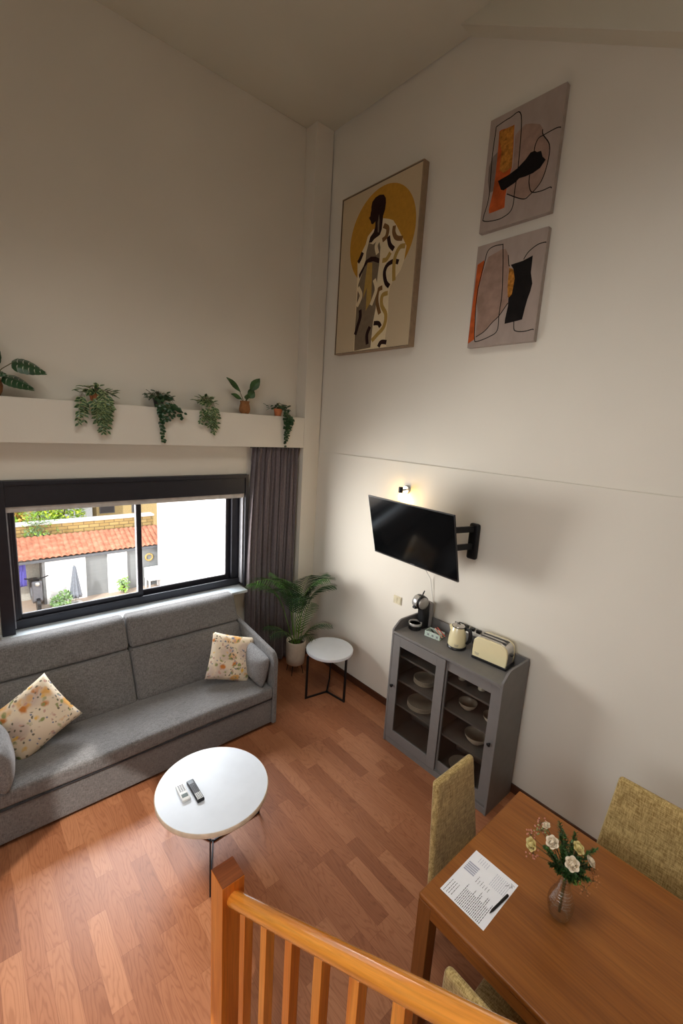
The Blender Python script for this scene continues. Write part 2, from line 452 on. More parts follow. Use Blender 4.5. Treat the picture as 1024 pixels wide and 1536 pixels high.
# the wide ceiling stays level up to the rear; only the strip by the picture wall is boxed down
b.box(XL, 0, YB-.2, YS, HC, HC+.1)
struct(b.build('ceiling', M['ceil']))
struct(MB().prism([(YS, HC+.02), (YB, zs(YB)), (YB, HC+.02)], 0, -.135, .02).build('trim_1', M['ceil'], bevel=.004))
struct(MB().box(XL, 0, YB-.2, YB, zs(YB), HC+.1).build('wall_front_upper', M['wall']))
t = thing('added_ceiling_panel', 'added flat white light panel, out of view above the stairs', 'ceiling light', ((KX0+KX1)/2, (KY0+KY1)/2, HC-.06))  # added out of view to carry the overhead fill light
b = MB()
for (a0, a1, c0, c1) in ((-1.2, -1.15, -.75, .75), (1.15, 1.2, -.75, .75), (-1.15, 1.15, -.75, -.70), (-1.15, 1.15, .70, .75)): b.box(a0, a1, c0, c1, -.02, .06)
b.box(-1.15, 1.15, -.7, .7, .05, .06)
b.build('housing', M['white'], t)
# baseboard
struct(MB().box(-.014, 0, YB, .13, 0, .075).build('baseboard_right', M['base'], bevel=.003))
struct(MB().box(-.22, 0, .116, .13, 0, .075).build('baseboard_back', M['base'], bevel=.003))

# ------------------------------------------------------------------ window
win = bpy.data.objects.new('window_1', None); COL.objects.link(win); win['kind'] = 'structure'
win['label'] = 'wide dark aluminium sliding window above the grey sofa'
b = MB(); YF = .20
# casing: a box standing proud of the wall
b.box(WX0, WX0+.085, YF, .42, WZ0-.005, WZ1); b.box(WX1-.035, WX1, YF, .42, WZ0-.005, WZ1)
b.box(WX0+.085, WX1-.035, YF, .34, WZ1-.035, WZ1)
b.box(WX0+.085, WX1-.035, YF+.012, .42, WZ1-.20, WZ1-.035)
b.build('window_casing', M['frame'], win, bevel=.003)
b = MB()   # fixed sub frame
b.box(WX0+.085, WX1-.035, .30, .42, WZ0, WZ0+.05); b.box(WX0+.085, WX1-.035, .285, .30, WZ0, WZ0+.075)
b.box(WX0+.085, WX0+.115, .30, .42, WZ0+.05, WZ1-.2); b.box(WX1-.13, WX1-.035, .31, .42, WZ0+.05, WZ1-.2)
b.build('window_track', M['frame'], win, bevel=.003)
def sash(x0, x1, y, w=.045):
    z0, z1 = WZ0+.055, WZ1-.205
    b = MB(); b.box(x0, x0+w, y, y+.035, z0, z1); b.box(x1-w, x1, y, y+.035, z0, z1)
    b.box(x0+w, x1-w, y, y+.035, z0, z0+.055); b.box(x0+w, x1-w, y, y+.035, z1-.05, z1)
    s = b.build('window_sash', M['frame'], win, bevel=.003)
    MB().box(x0+w-.004, x1-w+.004, y+.014, y+.02, z0+.05, z1-.045).build('glass_pane', M['glass'], s)
    b = MB(); b.box(x0+w, x0+w+.006, y+.004, y+.012, z0+.055, z1-.05); b.box(x1-w-.006, x1-w, y+.004, y+.012, z0+.055, z1-.05); b.box(x0+w, x1-w, y+.004, y+.012, z0+.055, z0+.062)
    b.build('seal', M['seal'], s)
sash(WX0+.10, -1.90, .312, .04); sash(-1.94, WX1-.13, .352, .045)
b = MB(); b.box(WX0+.085, WX1-.035, .225, .27, WZ1-.245, WZ1-.2)
b.build('blind_rail', M['blind'], win, bevel=.004)
b = MB(); b.box(WX1-.05, WX1-.037, .23, .30, WZ0+.03, WZ1-.24); b.box(WX0+.088, WX0+.095, .24, .30, WZ0+.03, WZ1-.24)
b.build('blind_guide', M['seal'], win)
b = MB(); b.box(WX0-.01, WX1-.05, .09, .42, WZ0-.03, WZ0-.001)
b.build('window_sill', M['sill'], win, bevel=.004)

# ------------------------------------------------------------------ curtain
def curtain():
    t = thing('curtain', 'grey-brown pleated curtain hanging from the beam beside the window', 'curtain', (-.52, .19, 0))
    W0, W1 = -.305, .27
    def fn(u_, v_):
        z = 2.535 - v_*2.515
        head = max(0, 1 - v_/.05)
        flare = -.045*sin(min(1, v_/.55)*pi/2) + (.02 if v_ > .5 else 0)*(v_-.5)
        x = W0 + (W1-W0)*u_ + flare*(1-u_)
        ph = u_*2*pi*11 + 1.5*sin(u_*9+v_*1.6) + .5*sin(v_*4+u_*31)
        amp = .030*(1-head*.55)*(.75+.35*sin(u_*23+1.3))
        fine = .006*sin(u_*2*pi*41 + 3*v_)*(1-v_*.7) + .009*sin(u_*2*pi*27)*head
        drift = .012*sin(v_*5+u_*14)
        x += .010*sin(ph*.5+v_*3) + .004*sin(u_*70+v_*6)
        band = .012*math.exp(-((v_-.052)/.008)**2)
        return (x, amp*sin(ph)+fine+drift*(.2+v_)*.6 - .005 + band*.6, z)
    MB().grid(fn, 340, 60).build('drape', M['curtain'], t, smooth='all', solid=.003)
    MB().box(W0-.02, W1+.02, -.012, .012, 2.528, 2.54).build('curtain_track', M['blackmetal'], t)
curtain()

# ------------------------------------------------------------------ sofa
SX0, SX1, SF = -3.235, -1.065, -.77
def sofa():
    t = thing('sofa', 'long grey fabric sofa under the window with slim sloping arms', 'sofa', (-2.15, 0, 0))
    o = 2.15
    x0, x1 = SX0+o, SX1+o
    MB().rbox(x0+.045, x1-.045, SF+.012, .05, .03, .275, .012, 6).build('base', M['sofa'], t, smooth='all')
    def seatfn(p):
        e = max(0, 1-abs((p.x)/1.03)**6); g = max(0, 1-abs((p.y+.30)/.47)**4)
        z = p.z + (.012*e*g if p.z > .35 else 0) + .003*sin(p.x*9)*sin(p.y*11)*(p.z > .35)
        return (p.x, p.y + (.006*sin(p.x*5) if p.y < SF+.05 else 0), z)
    MB().rbox(x0+.045, x1-.045, SF, -.05, .285, .402, .028, 26, seatfn).build('seat_cushion', M['sofa'], t, smooth='all')
    b = MB(); b.tube([(x0+.05, SF+.006, .281), (x1-.05, SF+.006, .281)], .005, 6); b.build('piping', M['piping'], t)
    # leaning backs: lower and upper rows, two of each
    def back(xa, xb, zlo, zhi, name, ylo, yhi):
        def fn(p):
            k = (p.z-.40)/(1.06-.40)
            yc = -.235 + .30*k
            g = max(0, 1-abs((p.x-(xa+xb)/2)/((xb-xa)/2))**4)*max(0, 1-abs((p.z-(zlo+zhi)/2)/((zhi-zlo)/2))**4)
            dy = p.y
            return (p.x, yc + dy - (.022*g if dy < 0 else 0), p.z)
        c = MB().rbox(xa, xb, -.07, .05, zlo, zhi, .03, 18, fn).build(name, M['sofa'], t, smooth='all')
        pts = []
        b = MB()
        for (X, Z) in ((xa+.012, zlo+.012), (xa+.012, zhi-.012), (xb-.012, zhi-.012), (xb-.012, zlo+.012), (xa+.012, zlo+.012)):
            k = (Z-.40)/.66; pts.append((X, -.235+.30*k-.055, Z))
        b.tube(pts, .0045, 5); b.build('piping', M['piping'], c)
    mid = 0.0
    for (xa, xb) in ((x0+.05, mid-.004), (mid+.004, x1-.05)):
        back(xa, xb, .40, .806, 'back_cushion', 0, 0)
        back(xa-.0, xb-.0, .812, 1.06, 'headrest_cushion', 0, 0)
    MB().prism([(-.05,.03),(.08,.03),(.115,1.0),(.06,1.0),(-.02,.4)], 0, x0+.05, x1-.05).build('back_frame', M['sofa'], t, bevel=.01)
    # slim arms with a sloping top edge
    for (xa, xb) in ((x0, x0+.045), (x1-.045, x1)):
        b = MB().prism([(SF-.005,.02),(.08,.02),(.085,.83),(-.03,.815),(-.70,.735),(-.745,.715),(-.775,.66)], 0, xa, xb)
        b.build('armrest', M['sofa'], t, bevel=.014, seg=3)
    for sx in (x0+.1, x1-.1):
        for sy in (SF+.08, -.05): MB().lathe([(.02,0),(.022,.04)], 12, (sx, sy, 0)).build('foot', M['blackplastic'], t)
sofa()

def pillow_mesh(w, h, th, n=22, pinch=.06, wr=0.0, seed=0):
    b = MB()
    def side(sg):
        def fn(u_, v_):
            a = 2*u_-1; c = 2*v_-1
            x = a*w/2*(1-pinch*(1-a*a)*0 - pinch*(1-abs(c)**2)*abs(a)**3*0) ; y = c*h/2
            # edges pulled inwards between the corners
            x *= 1 - pinch*(1-c*c)*abs(a)**2; y *= 1 - pinch*(1-a*a)*abs(c)**2
            p = max(0, (1-abs(a)**2.6))*max(0, (1-abs(c)**2.6))
            z = sg*th/2*(p**.45)
            z += wr*(sin(a*5+c*3+seed)*.5+sin(c*7-a*4+seed*2)*.4)*min(1, p*3)
            return (x, y, z)
        return fn
    b.grid(side(1), n, n); b.grid(side(-1), n, n)
    return b
def merged(o):
    bm = bmesh.new(); bm.from_mesh(o.data); bmesh.ops.remove_doubles(bm, verts=bm.verts[:], dist=.0004)
    bmesh.ops.recalc_face_normals(bm, faces=bm.faces[:]); bm.to_mesh(o.data); bm.free(); return o
def frame3(C, X, Y):
    X = Vector(X).normalized(); Y = Vector(Y); Y = (Y - X*Y.dot(X)).normalized(); Z = X.cross(Y)
    return Matrix(((X.x,Y.x,Z.x,C[0]),(X.y,Y.y,Z.y,C[1]),(X.z,Y.z,Z.z,C[2]),(0,0,0,1)))

o = merged(pillow_mesh(.42, .42, .15, wr=.004).build('throw_pillow', M['floral_a'], smooth='all'))
o.matrix_world = frame3((-1.352, -.405, .610), (.92, -.25, -.30), (.26, .42, .86))
tag(o, 'square cream floral pillow leaning in the right corner of the sofa', 'pillow')
o = merged(pillow_mesh(.46, .41, .16, wr=.010, seed=2).build('throw_pillow', M['floral_b'], smooth='all'))
o.matrix_world = frame3((-2.885, -.385, .62), (.86, .05, .52), (-.46, .44, .78))
tag(o, 'creased cream floral pillow tilted beside the left bolster of the sofa', 'pillow')
o = merged(pillow_mesh(.40, .29, .15, pinch=.03, wr=.003).build('bolster_cushion', M['bolster'], smooth='all'))
o.matrix_world = frame3((-1.175, -.535, .560), (0, -1, -.10), (.14, .0, 1))
tag(o, 'small plain grey cushion resting against the right sofa arm', 'cushion')
o = merged(pillow_mesh(.42, .32, .17, pinch=.03, wr=.003).build('bolster_cushion', M['bolster'], smooth='all'))
o.matrix_world = frame3((-3.105, -.585, .565), (0, -1, -.04), (-.14, .0, 1))
tag(o, 'small plain grey cushion resting against the left sofa arm', 'cushion')

# ------------------------------------------------------------------ coffee table and remotes
def three_leg_table(name, label, cx, cy, h, rad, th, legs, lr, hub):
    t = thing(name, label, 'table', (cx, cy, 0))
    MB().lathe([(rad-.012, h-th), (rad-.002, h-th+.006), (rad, h-.008), (rad-.004, h-.001)], 72).build('tabletop_edge', M['edge'] if name == 'coffee_table' else M['white'], t, smooth=True)
    MB().lathe([(rad-.004, h-.003), (rad-.006, h)], 72).build('tabletop', M['white'], t, smooth=True)
    for (lx, ly) in legs:
        lx -= cx; ly -= cy
        a = atan2(ly - hub[1] + cy, lx - hub[0] + cx)
        b = MB(); b.T = Matrix.Translation((lx, ly, 0)) @ Matrix.Rotation(a, 4, 'Z')
        b.box(-lr, lr, -lr*.6, lr*.6, 0, h-th)
        b.build('leg', M['blackmetal'], t)
        b = MB(); hx, hy = hub[0]-cx, hub[1]-cy
        L = sqrt((lx-hx)**2 + (ly-hy)**2)
        b.T = Matrix.Translation((hx, hy, 0)) @ Matrix.Rotation(a, 4, 'Z')
        b.box(-.006, L-lr, -lr*.6, lr*.6, 0, lr*1.5)
        b.build('floor_bar', M['blackmetal'], t)
    return t
three_leg_table('side_table', 'small round white side table on black metal legs beside the palm', -.352, -.662, .515, .247, .035,
                [(-.602, -.617), (-.322, -.893), (-.165, -.475)], .011, (-.355, -.655))
CT = (-2.056, -1.527)
three_leg_table('coffee_table', 'large round white coffee table in front of the grey sofa', CT[0], CT[1], .44, .358, .04,
                [(-2.222, -1.845), (-1.70, -1.52), (-2.235, -1.215)], .007, (CT[0], CT[1]))
def remote(label, mat, c, ang, w, L, mode):
    t = thing('remote_control', label, 'remote control', (c[0], c[1], .4401), (0, 0, ang))
    MB().rbox(-w/2, w/2, -L/2, L/2, 0, .018, .006, 3).build('body', mat, t, smooth='all')
    b = MB()
    if mode == 'tv':
        for i in range(4):
            for j in range(13):
                b.mi = 1 if j < 5 else 0
                x = (i-1.5)*.0095; y = -L/2+.016+j*.0116
                b.box(x-.0034, x+.0034, y-.0036, y+.0036, .0175, .0196)
        b.build('buttons', [M['gray'], M['whiteplastic']], t)
    else:
        for i in range(3):
            for j in range(5):
                x = (i-1)*.013; y = L/2-.014-j*.0125
                b.box(x-.0042, x+.0042, y-.0032, y+.0032, .0175, .0192)
        b.build('buttons', M['gray'], t)
        MB().box(-w/2+.008, w/2-.008, -L/2+.022, -L/2+.052, .0178, .0187).build('display', plain('lcd_display', (88,98,92), .2), t)
# placed from the photograph: white one left, black one right, both pointing the same way
remote('black television remote with many small buttons, on the coffee table', M['blackplastic'], (-2.168, -1.508), -.03, .046, .195, 'tv')
remote('white air-conditioner remote with a small grey display, on the coffee table', M['whiteplastic'], (-2.236, -1.478), -.06, .054, .142, 'ac')

# ------------------------------------------------------------------ palm
def palm():
    t = thing('potted_palm', 'leafy green palm in a textured white pot on thin legs', 'plant', (-.40, -.13, 0))
    def rip(r_, z, th):
        return r_ + (.0022*sin(th*34+z*240) if .11 < z < .36 else 0)
    MB().lathe([(.085,.115),(.100,.125),(.107,.2),(.110,.30),(.112,.395),(.109,.40),(.101,.395),(.098,.34)], 68, ripple=rip, cap=True).build('pot', M['potwhite'], t, smooth='all')
    MB().lathe([(.001,.345),(.098,.353)], 24).build('soil', M['soil'], t)
    for k in range(4):
        a = k*pi/2+.6
        MB().tube([(cos(a)*.07, sin(a)*.07, .125), (cos(a)*.088, sin(a)*.088, .06), (cos(a)*.10, sin(a)*.10, 0)], .0042, 7).build('pot_leg', M['blackmetal'], t)
    rnd = random.Random(5)
    # azimuth, length, start elevation, curl, material
    V = Vector
    fr = [  # (azimuth deg, length, lean0, lean1)  lean measured from vertical
        (183, .70, 10, 100), (165, .60, 16, 96), (215, .58, 12, 90), (318, .46, 9, 98), (292, .58, 5, 84), (255, .58, 4, 64),
        (150, .50, 8, 60), (20, .42, 10, 84), (190, .40, 34, 114), (318, .38, 30, 112), (262, .36, 34, 104), (160, .34, 30, 106),
        (200, .54, 5, 72), (335, .50, 5, 74), (238, .50, 14, 98)]
    for i, (az, L, l0, l1) in enumerate(fr):
        az = radians(az); d = V((cos(az), sin(az), 0)); side = V((-sin(az), cos(az), 0))
        p = V((cos(az)*.015 + rnd.uniform(-.02,.02), sin(az)*.015 + rnd.uniform(-.02,.02), .335)); pts = [p.copy()]; tang = []
        stalk = .47 if L > .45 else .13
        N = 26; tot = L+stalk
        for k in range(N):
            s_ = k/(N-1)
            st = stalk/tot
            q = 0 if s_ < st else (s_-st)/(1-st)
            th = radians(l0 + (l1-l0)*q**1.3)
            tdir = d*sin(th) + V((0,0,1))*cos(th); tang.append(tdir)
            p = p + tdir*tot/N; pts.append(p.copy())
        # keep every frond clear of the wall behind and beside it
        b = MB(); b.mi = 0
        def cl(v):
            v = V(v); v.x = min(v.x, .385-.0); v.y = min(v.y, .135); return v
        b.tube([cl(q) for q in pts], [.005*(1-.75*k/N) for k in range(N+1)], 5)
        b.mi = 1 if i in (2, 3, 5, 8, 9, 10, 11, 13, 14) else 2
        k0 = int(N*stalk/tot)
        nl = 21 if L > .45 else 14
        for j in range(nl):
            s_ = j/(nl-1); kk = k0 + s_*(N-1-k0); k = int(kk)
            P = pts[k].lerp(pts[min(k+1, N)], kk-k); T = tang[min(k, N-1)]
            nrm = side.cross(T).normalized()
            ll = L*.40*(sin(pi*(.12+.8*s_))**.7)*rnd.uniform(.88, 1.08)
            for sg in (-1, 1):
                out = (side*sg*cos(radians(34)) + T*.78 + nrm*(-.10 if nrm.z > 0 else .1)).normalized()
                w = .0050
                q = [P]; cur = P.copy(); dv = out.copy()
                for m_ in range(4):
                    cur = cur + dv*ll/4; dv = (dv + V((0,0,-.16)) + T*.10).normalized(); q.append(cur.copy())
                ws = [w*.5, w, w*.95, w*.55, .0006]
                wd = T.cross(out).cross(out).normalized()
                vs = []
                for P_, w_ in zip(q, ws):
                    vs.append(tuple(cl(P_ + wd*w_))); vs.append(tuple(cl(P_ - wd*w_ + V((0,0,.002)))))
                b.add(vs, [(2*m_, 2*m_+1, 2*m_+3, 2*m_+2) for m_ in range(4)])
        b.build('frond', [M['leafbright'], M['leafdark'], M['palmleaf']], t, smooth='all', fix=False)
palm()

# ------------------------------------------------------------------ leaves
def leaf(b, P, d, nrm, L, W, border=True, ma=0, mb=1, bend=.15, shape=(.0,.55,.95,1.,.8,.45,0.)):
    """flat bent leaf starting at P along d; ma centre material, mb border material"""
    d = Vector(d).normalized(); nrm = Vector(nrm); nrm = (nrm - d*nrm.dot(d))
    if nrm.length < 1e-4: nrm = d.orthogonal()
    nrm.normalize(); s_ = d.cross(nrm)
    n = len(shape); vs = []
    for i, w in enumerate(shape):
        t = i/(n-1); c = Vector(P) + d*L*t - nrm*L*bend*t*t
        for q in ((-1, -.62, 0, .62, 1) if border else (-1, 0, 1)):
            vs.append(tuple(c + s_*W/2*w*q + nrm*W*.12*abs(q)))
    k = 5 if border else 3
    old = b.mi
    for j in range(k-1):
        b.mi = (mb if j in (0, k-2) else ma) if border else ma
        b.add([vs[i*k+j] for i in range(n)] + [vs[i*k+j+1] for i in range(n)], [(i, i+1, n+i+1, n+i) for i in range(n-1)])
    b.mi = old

def trailing(label, x, y, pot, vines, lw, ll, seed, potr=.045, poth=.075, mats=None, crown=26, shape=(.0,.55,.95,1.,.8,.45,0.), crownr=.09, border=True):
    rnd = random.Random(seed); z0 = 2.866
    t = thing('trailing_plant', label, 'plant', (x, y, z0+.0005), group=None)
    MB().lathe([(potr*.72, 0), (potr, poth*.86), (potr*1.08, poth*.86), (potr*1.08, poth), (potr*.9, poth), (potr*.86, poth*.8)], 24).build('pot', M[pot], t, smooth=True)
    mats = mats or [M['leafdark'], M['leafpale'], M['stem']]
    b = MB()
    yl = .13 - y       # front edge of the ledge, local
    def cl(v):
        v = Vector(v)
        if v.y > -.004 + (.285 - y): v.y = .285 - y
        if v.z < .006 and v.y > yl - .008: v.z = .006 if v.y > yl + .01 else v.z; v.y = v.y if v.y > yl + .01 else yl - .008
        return v
    for i in range(crown):
        a = rnd.uniform(0, 2*pi); rr = rnd.uniform(0, crownr); h = poth + rnd.uniform(-.01, .075)*(1-rr/crownr*.6)
        P = Vector((cos(a)*rr*1.15, min(sin(a)*rr*.7, .05), h))
        d = Vector((cos(a), sin(a)*.7, rnd.uniform(-.5, .8)))
        b.mi = 2; b.tube([(cos(a)*.01, sin(a)*.01, poth*.9), tuple(P*.6+Vector((0,0,h*.5))), tuple(P)], .0013, 4)
        leaf(b, P, d, (0, -.3, 1), ll*rnd.uniform(.8, 1.2), lw*rnd.uniform(.8, 1.15), border, shape=shape)
    for (dx0, dx1, dz, out) in vines:
        pts = [Vector((dx0*.2, 0, poth)), Vector((dx0*.6, (yl)*.5, poth+.03)), Vector((dx0, yl-.012-out*.3, .02))]
        steps = max(3, int((.02-dz)/.022))
        for k in range(1, steps+1):
            q = k/steps
            pts.append(Vector((dx0+(dx1-dx0)*q+.006*sin(k*1.7+dx0*50), yl-.018-out*(1-.4*q)+.004*sin(k*2.1), .02+(dz-.02)*q)))
        b.mi = 2; b.tube(pts, .0015, 4)
        for k in range(1, len(pts)):
            for sg in (-1, 1):
                P = pts[k-1].lerp(pts[k], rnd.random())
                d = Vector((sg*rnd.uniform(.5, 1), -rnd.uniform(.1, .5), rnd.uniform(-.8, -.1)))
                taper = 1 - .35*k/len(pts)
                leaf(b, P, d, (rnd.uniform(-.3,.3), -1, .5), ll*taper*rnd.uniform(.75, 1.1), lw*taper*rnd.uniform(.8, 1.1), border, shape=shape)
    b.build('foliage', mats, t, fix=False)
    return t
ROUND = (.25,.8,1.,1.,.9,.6,.0)
# 1 bushy, pale-edged
trailing('bushy trailing plant with pale-edged leaves in an orange pot, next to the monstera', -2.262, .195, 'terracotta',
         [(-.13,-.15,-.17,.02),(-.10,-.11,-.14,.01),(-.04,-.02,-.16,.03),(0,.01,-.22,.02),(.03,.02,-.24,.03),(.06,.05,-.22,.02),(.02,.0,-.18,.04),(.08,.06,-.19,.02),(.05,.04,-.12,.04),(-.01,-.03,-.12,.04),(.075,.075,-.08,.03)],
         .032, .056, 11, crown=46, crownr=.12)
# 2 dark round leaves, sweeping right
trailing('dark round-leaved trailing plant with one long strand, second from the monstera', -1.765, .195, 'blackplastic',
         [(-.02,.0,-.30,.02),(-.01,.015,-.12,.03),(.04,.05,-.10,.02),(.09,.09,-.09,.02),(.12,.17,-.10,.02),(.08,.19,-.04,.03),(.10,.15,-.02,.03),(-.04,-.03,-.05,.03),(.03,.06,-.04,.04)],
         .038, .04, 12, crown=40, shape=ROUND, crownr=.115, mats=[M['leafdark'], M['leafdark'], M['stem']], border=False)
# 3 upright with pale lower strands
trailing('compact trailing plant with pale lower strands, between the round-leaved plant and the basket plant', -1.335, .195, 'potwhite',
         [(-.07,-.09,-.12,.02),(-.04,-.05,-.10,.03),(0,0,-.16,.02),(.03,.035,-.21,.02),(.05,.05,-.18,.02),(.07,.075,-.15,.02),(.02,.02,-.12,.04),(-.02,-.03,-.14,.03)],
         .029, .048, 13, crown=50, crownr=.085)
# 5 right end
trailing('trailing plant with round leaves hanging from an orange pot, right end of the ledge', -.525, .195, 'terracotta',
         [(.02,.04,-.31,.02),(.05,.06,-.26,.02),(.07,.08,-.21,.02),(.08,.10,-.14,.02),(.06,.09,-.12,.03),(.09,.13,-.09,.02),(.05,.05,-.10,.03),(.10,.14,-.06,.01)],
         .032, .034, 14, crown=34, shape=ROUND, crownr=.12, mats=[M['leafdark'], M['leafpale'], M['stem']], border=False)
def basket_plant():
    t = thing('basket_plant', 'upright plant with pointed leaves in a woven basket on the ledge', 'plant', (-.915, .205, 2.8665))
    def rip(r_, z, th): return r_ + .0012*sin(th*30) + .0012*sin(z*420)
    MB().lathe([(.036,0),(.05,.02),(.054,.045),(.050,.075),(.044,.10),(.046,.125),(.042,.125),(.040,.10)], 48, ripple=rip).build('basket', M['basket'], t, smooth='all')
    SP = (.05,.5,.85,1.,.85,.5,0.)
    for i, (dx, dz, L, W, lean, ys) in enumerate([(-.20,.33,.20,.075,.5,-.02),(.16,.36,.22,.092,.6,-.01),(-.17,.18,.17,.060,1.0,-.05),(.08,.22,.13,.080,.5,-.05),(.0,.19,.13,.065,.7,-.05),(.12,.26,.13,.065,.8,.03)]):
        b = MB(); b.mi = 1
        e = Vector((dx, ys*1.0, dz)); st = Vector((dx*.3, ys*.5, .10+(dz-.10)*.45))
        b.tube([(0,0,.09), tuple(st*.6+Vector((0,0,.04))), tuple(st)], .003, 6)
        leaf(b, st, e-st, (0,-1,.6), (e-st).length*1.02, W, False, bend=.08, shape=SP)
        b.build('leaf', [M['leaf'], M['stem']], t, fix=False)
basket_plant()
def monstera():
    t = thing('monstera_plant', 'monstera with split leaves in a woven pot at the left end of the ledge', 'plant', (-2.925, .195, 2.8665))
    def rip(r_, z, th): return r_ + .0015*sin(th*30) + .0015*sin(z*380)
    MB().lathe([(.05,0),(.066,.03),(.070,.07),(.064,.11),(.06,.125),(.055,.11)], 48, ripple=rip).build('basket', M['basket'], t, smooth='all')
    def mleaf(base, tip, nrm, W):
        b = MB(); base = Vector(base); tip = Vector(tip); d = (tip-base); L = d.length; d.normalize()
        nrm = Vector(nrm); nrm = (nrm-d*nrm.dot(d)).normalized(); s_ = d.cross(nrm)
        b.mi = 1; b.tube([(0,0,.10), tuple(base*.55+Vector((0,0,.06))), tuple(base)], .003, 6); b.mi = 0
        # heart shape cut into fingers
        lobes = 6
        prof = [.35,.85,1.,.95,.78,.5,.18]
        for sg in (-1, 1):
            for k in range(lobes):
                t0 = k/lobes; t1 = (k+.90)/lobes
                w0, w1 = prof[k], prof[k+1]
                pts = []
                for (tt, q) in ((t0,.0),(t0+.01,.55),(t0+.05,1.),((t0+t1)/2+.07,1.04),(t1+.08,.96),(t1+.01,.5),(t1,.35),(t1+.2/lobes,.0)):
                    w = (w0+(w1-w0)*(tt-t0)*lobes)
                    tt = tt-.06*(1-k/lobes)*q
                    P = base + d*L*tt + s_*sg*W/2*w*q - nrm*L*(.22*tt*tt) - nrm*W*.10*q*q
                    pts.append(tuple(P))
                b.add(pts, [(0,1,5,6),(1,2,3,4,5),(0,6,7)])
        b.build('leaf', [M['leafdark'], M['stem']], t, fix=False)
    mleaf((.13,-.05,.235),(.325,-.08,.225),(.0,-.75,.7),.15)
    mleaf((.07,-.05,.135),(.245,-.09,.105),(-.1,-.55,.9),.16)
    mleaf((-.02,-.02,.20),(.045,-.03,.40),(.35,-1,.1),.17)
    mleaf((-.09,-.03,.19),(-.26,-.06,.26),(0,-.7,.7),.16)
    mleaf((.0,-.06,.15),(.08,-.10,.17),(.1,-.6,.9),.11)
monstera()

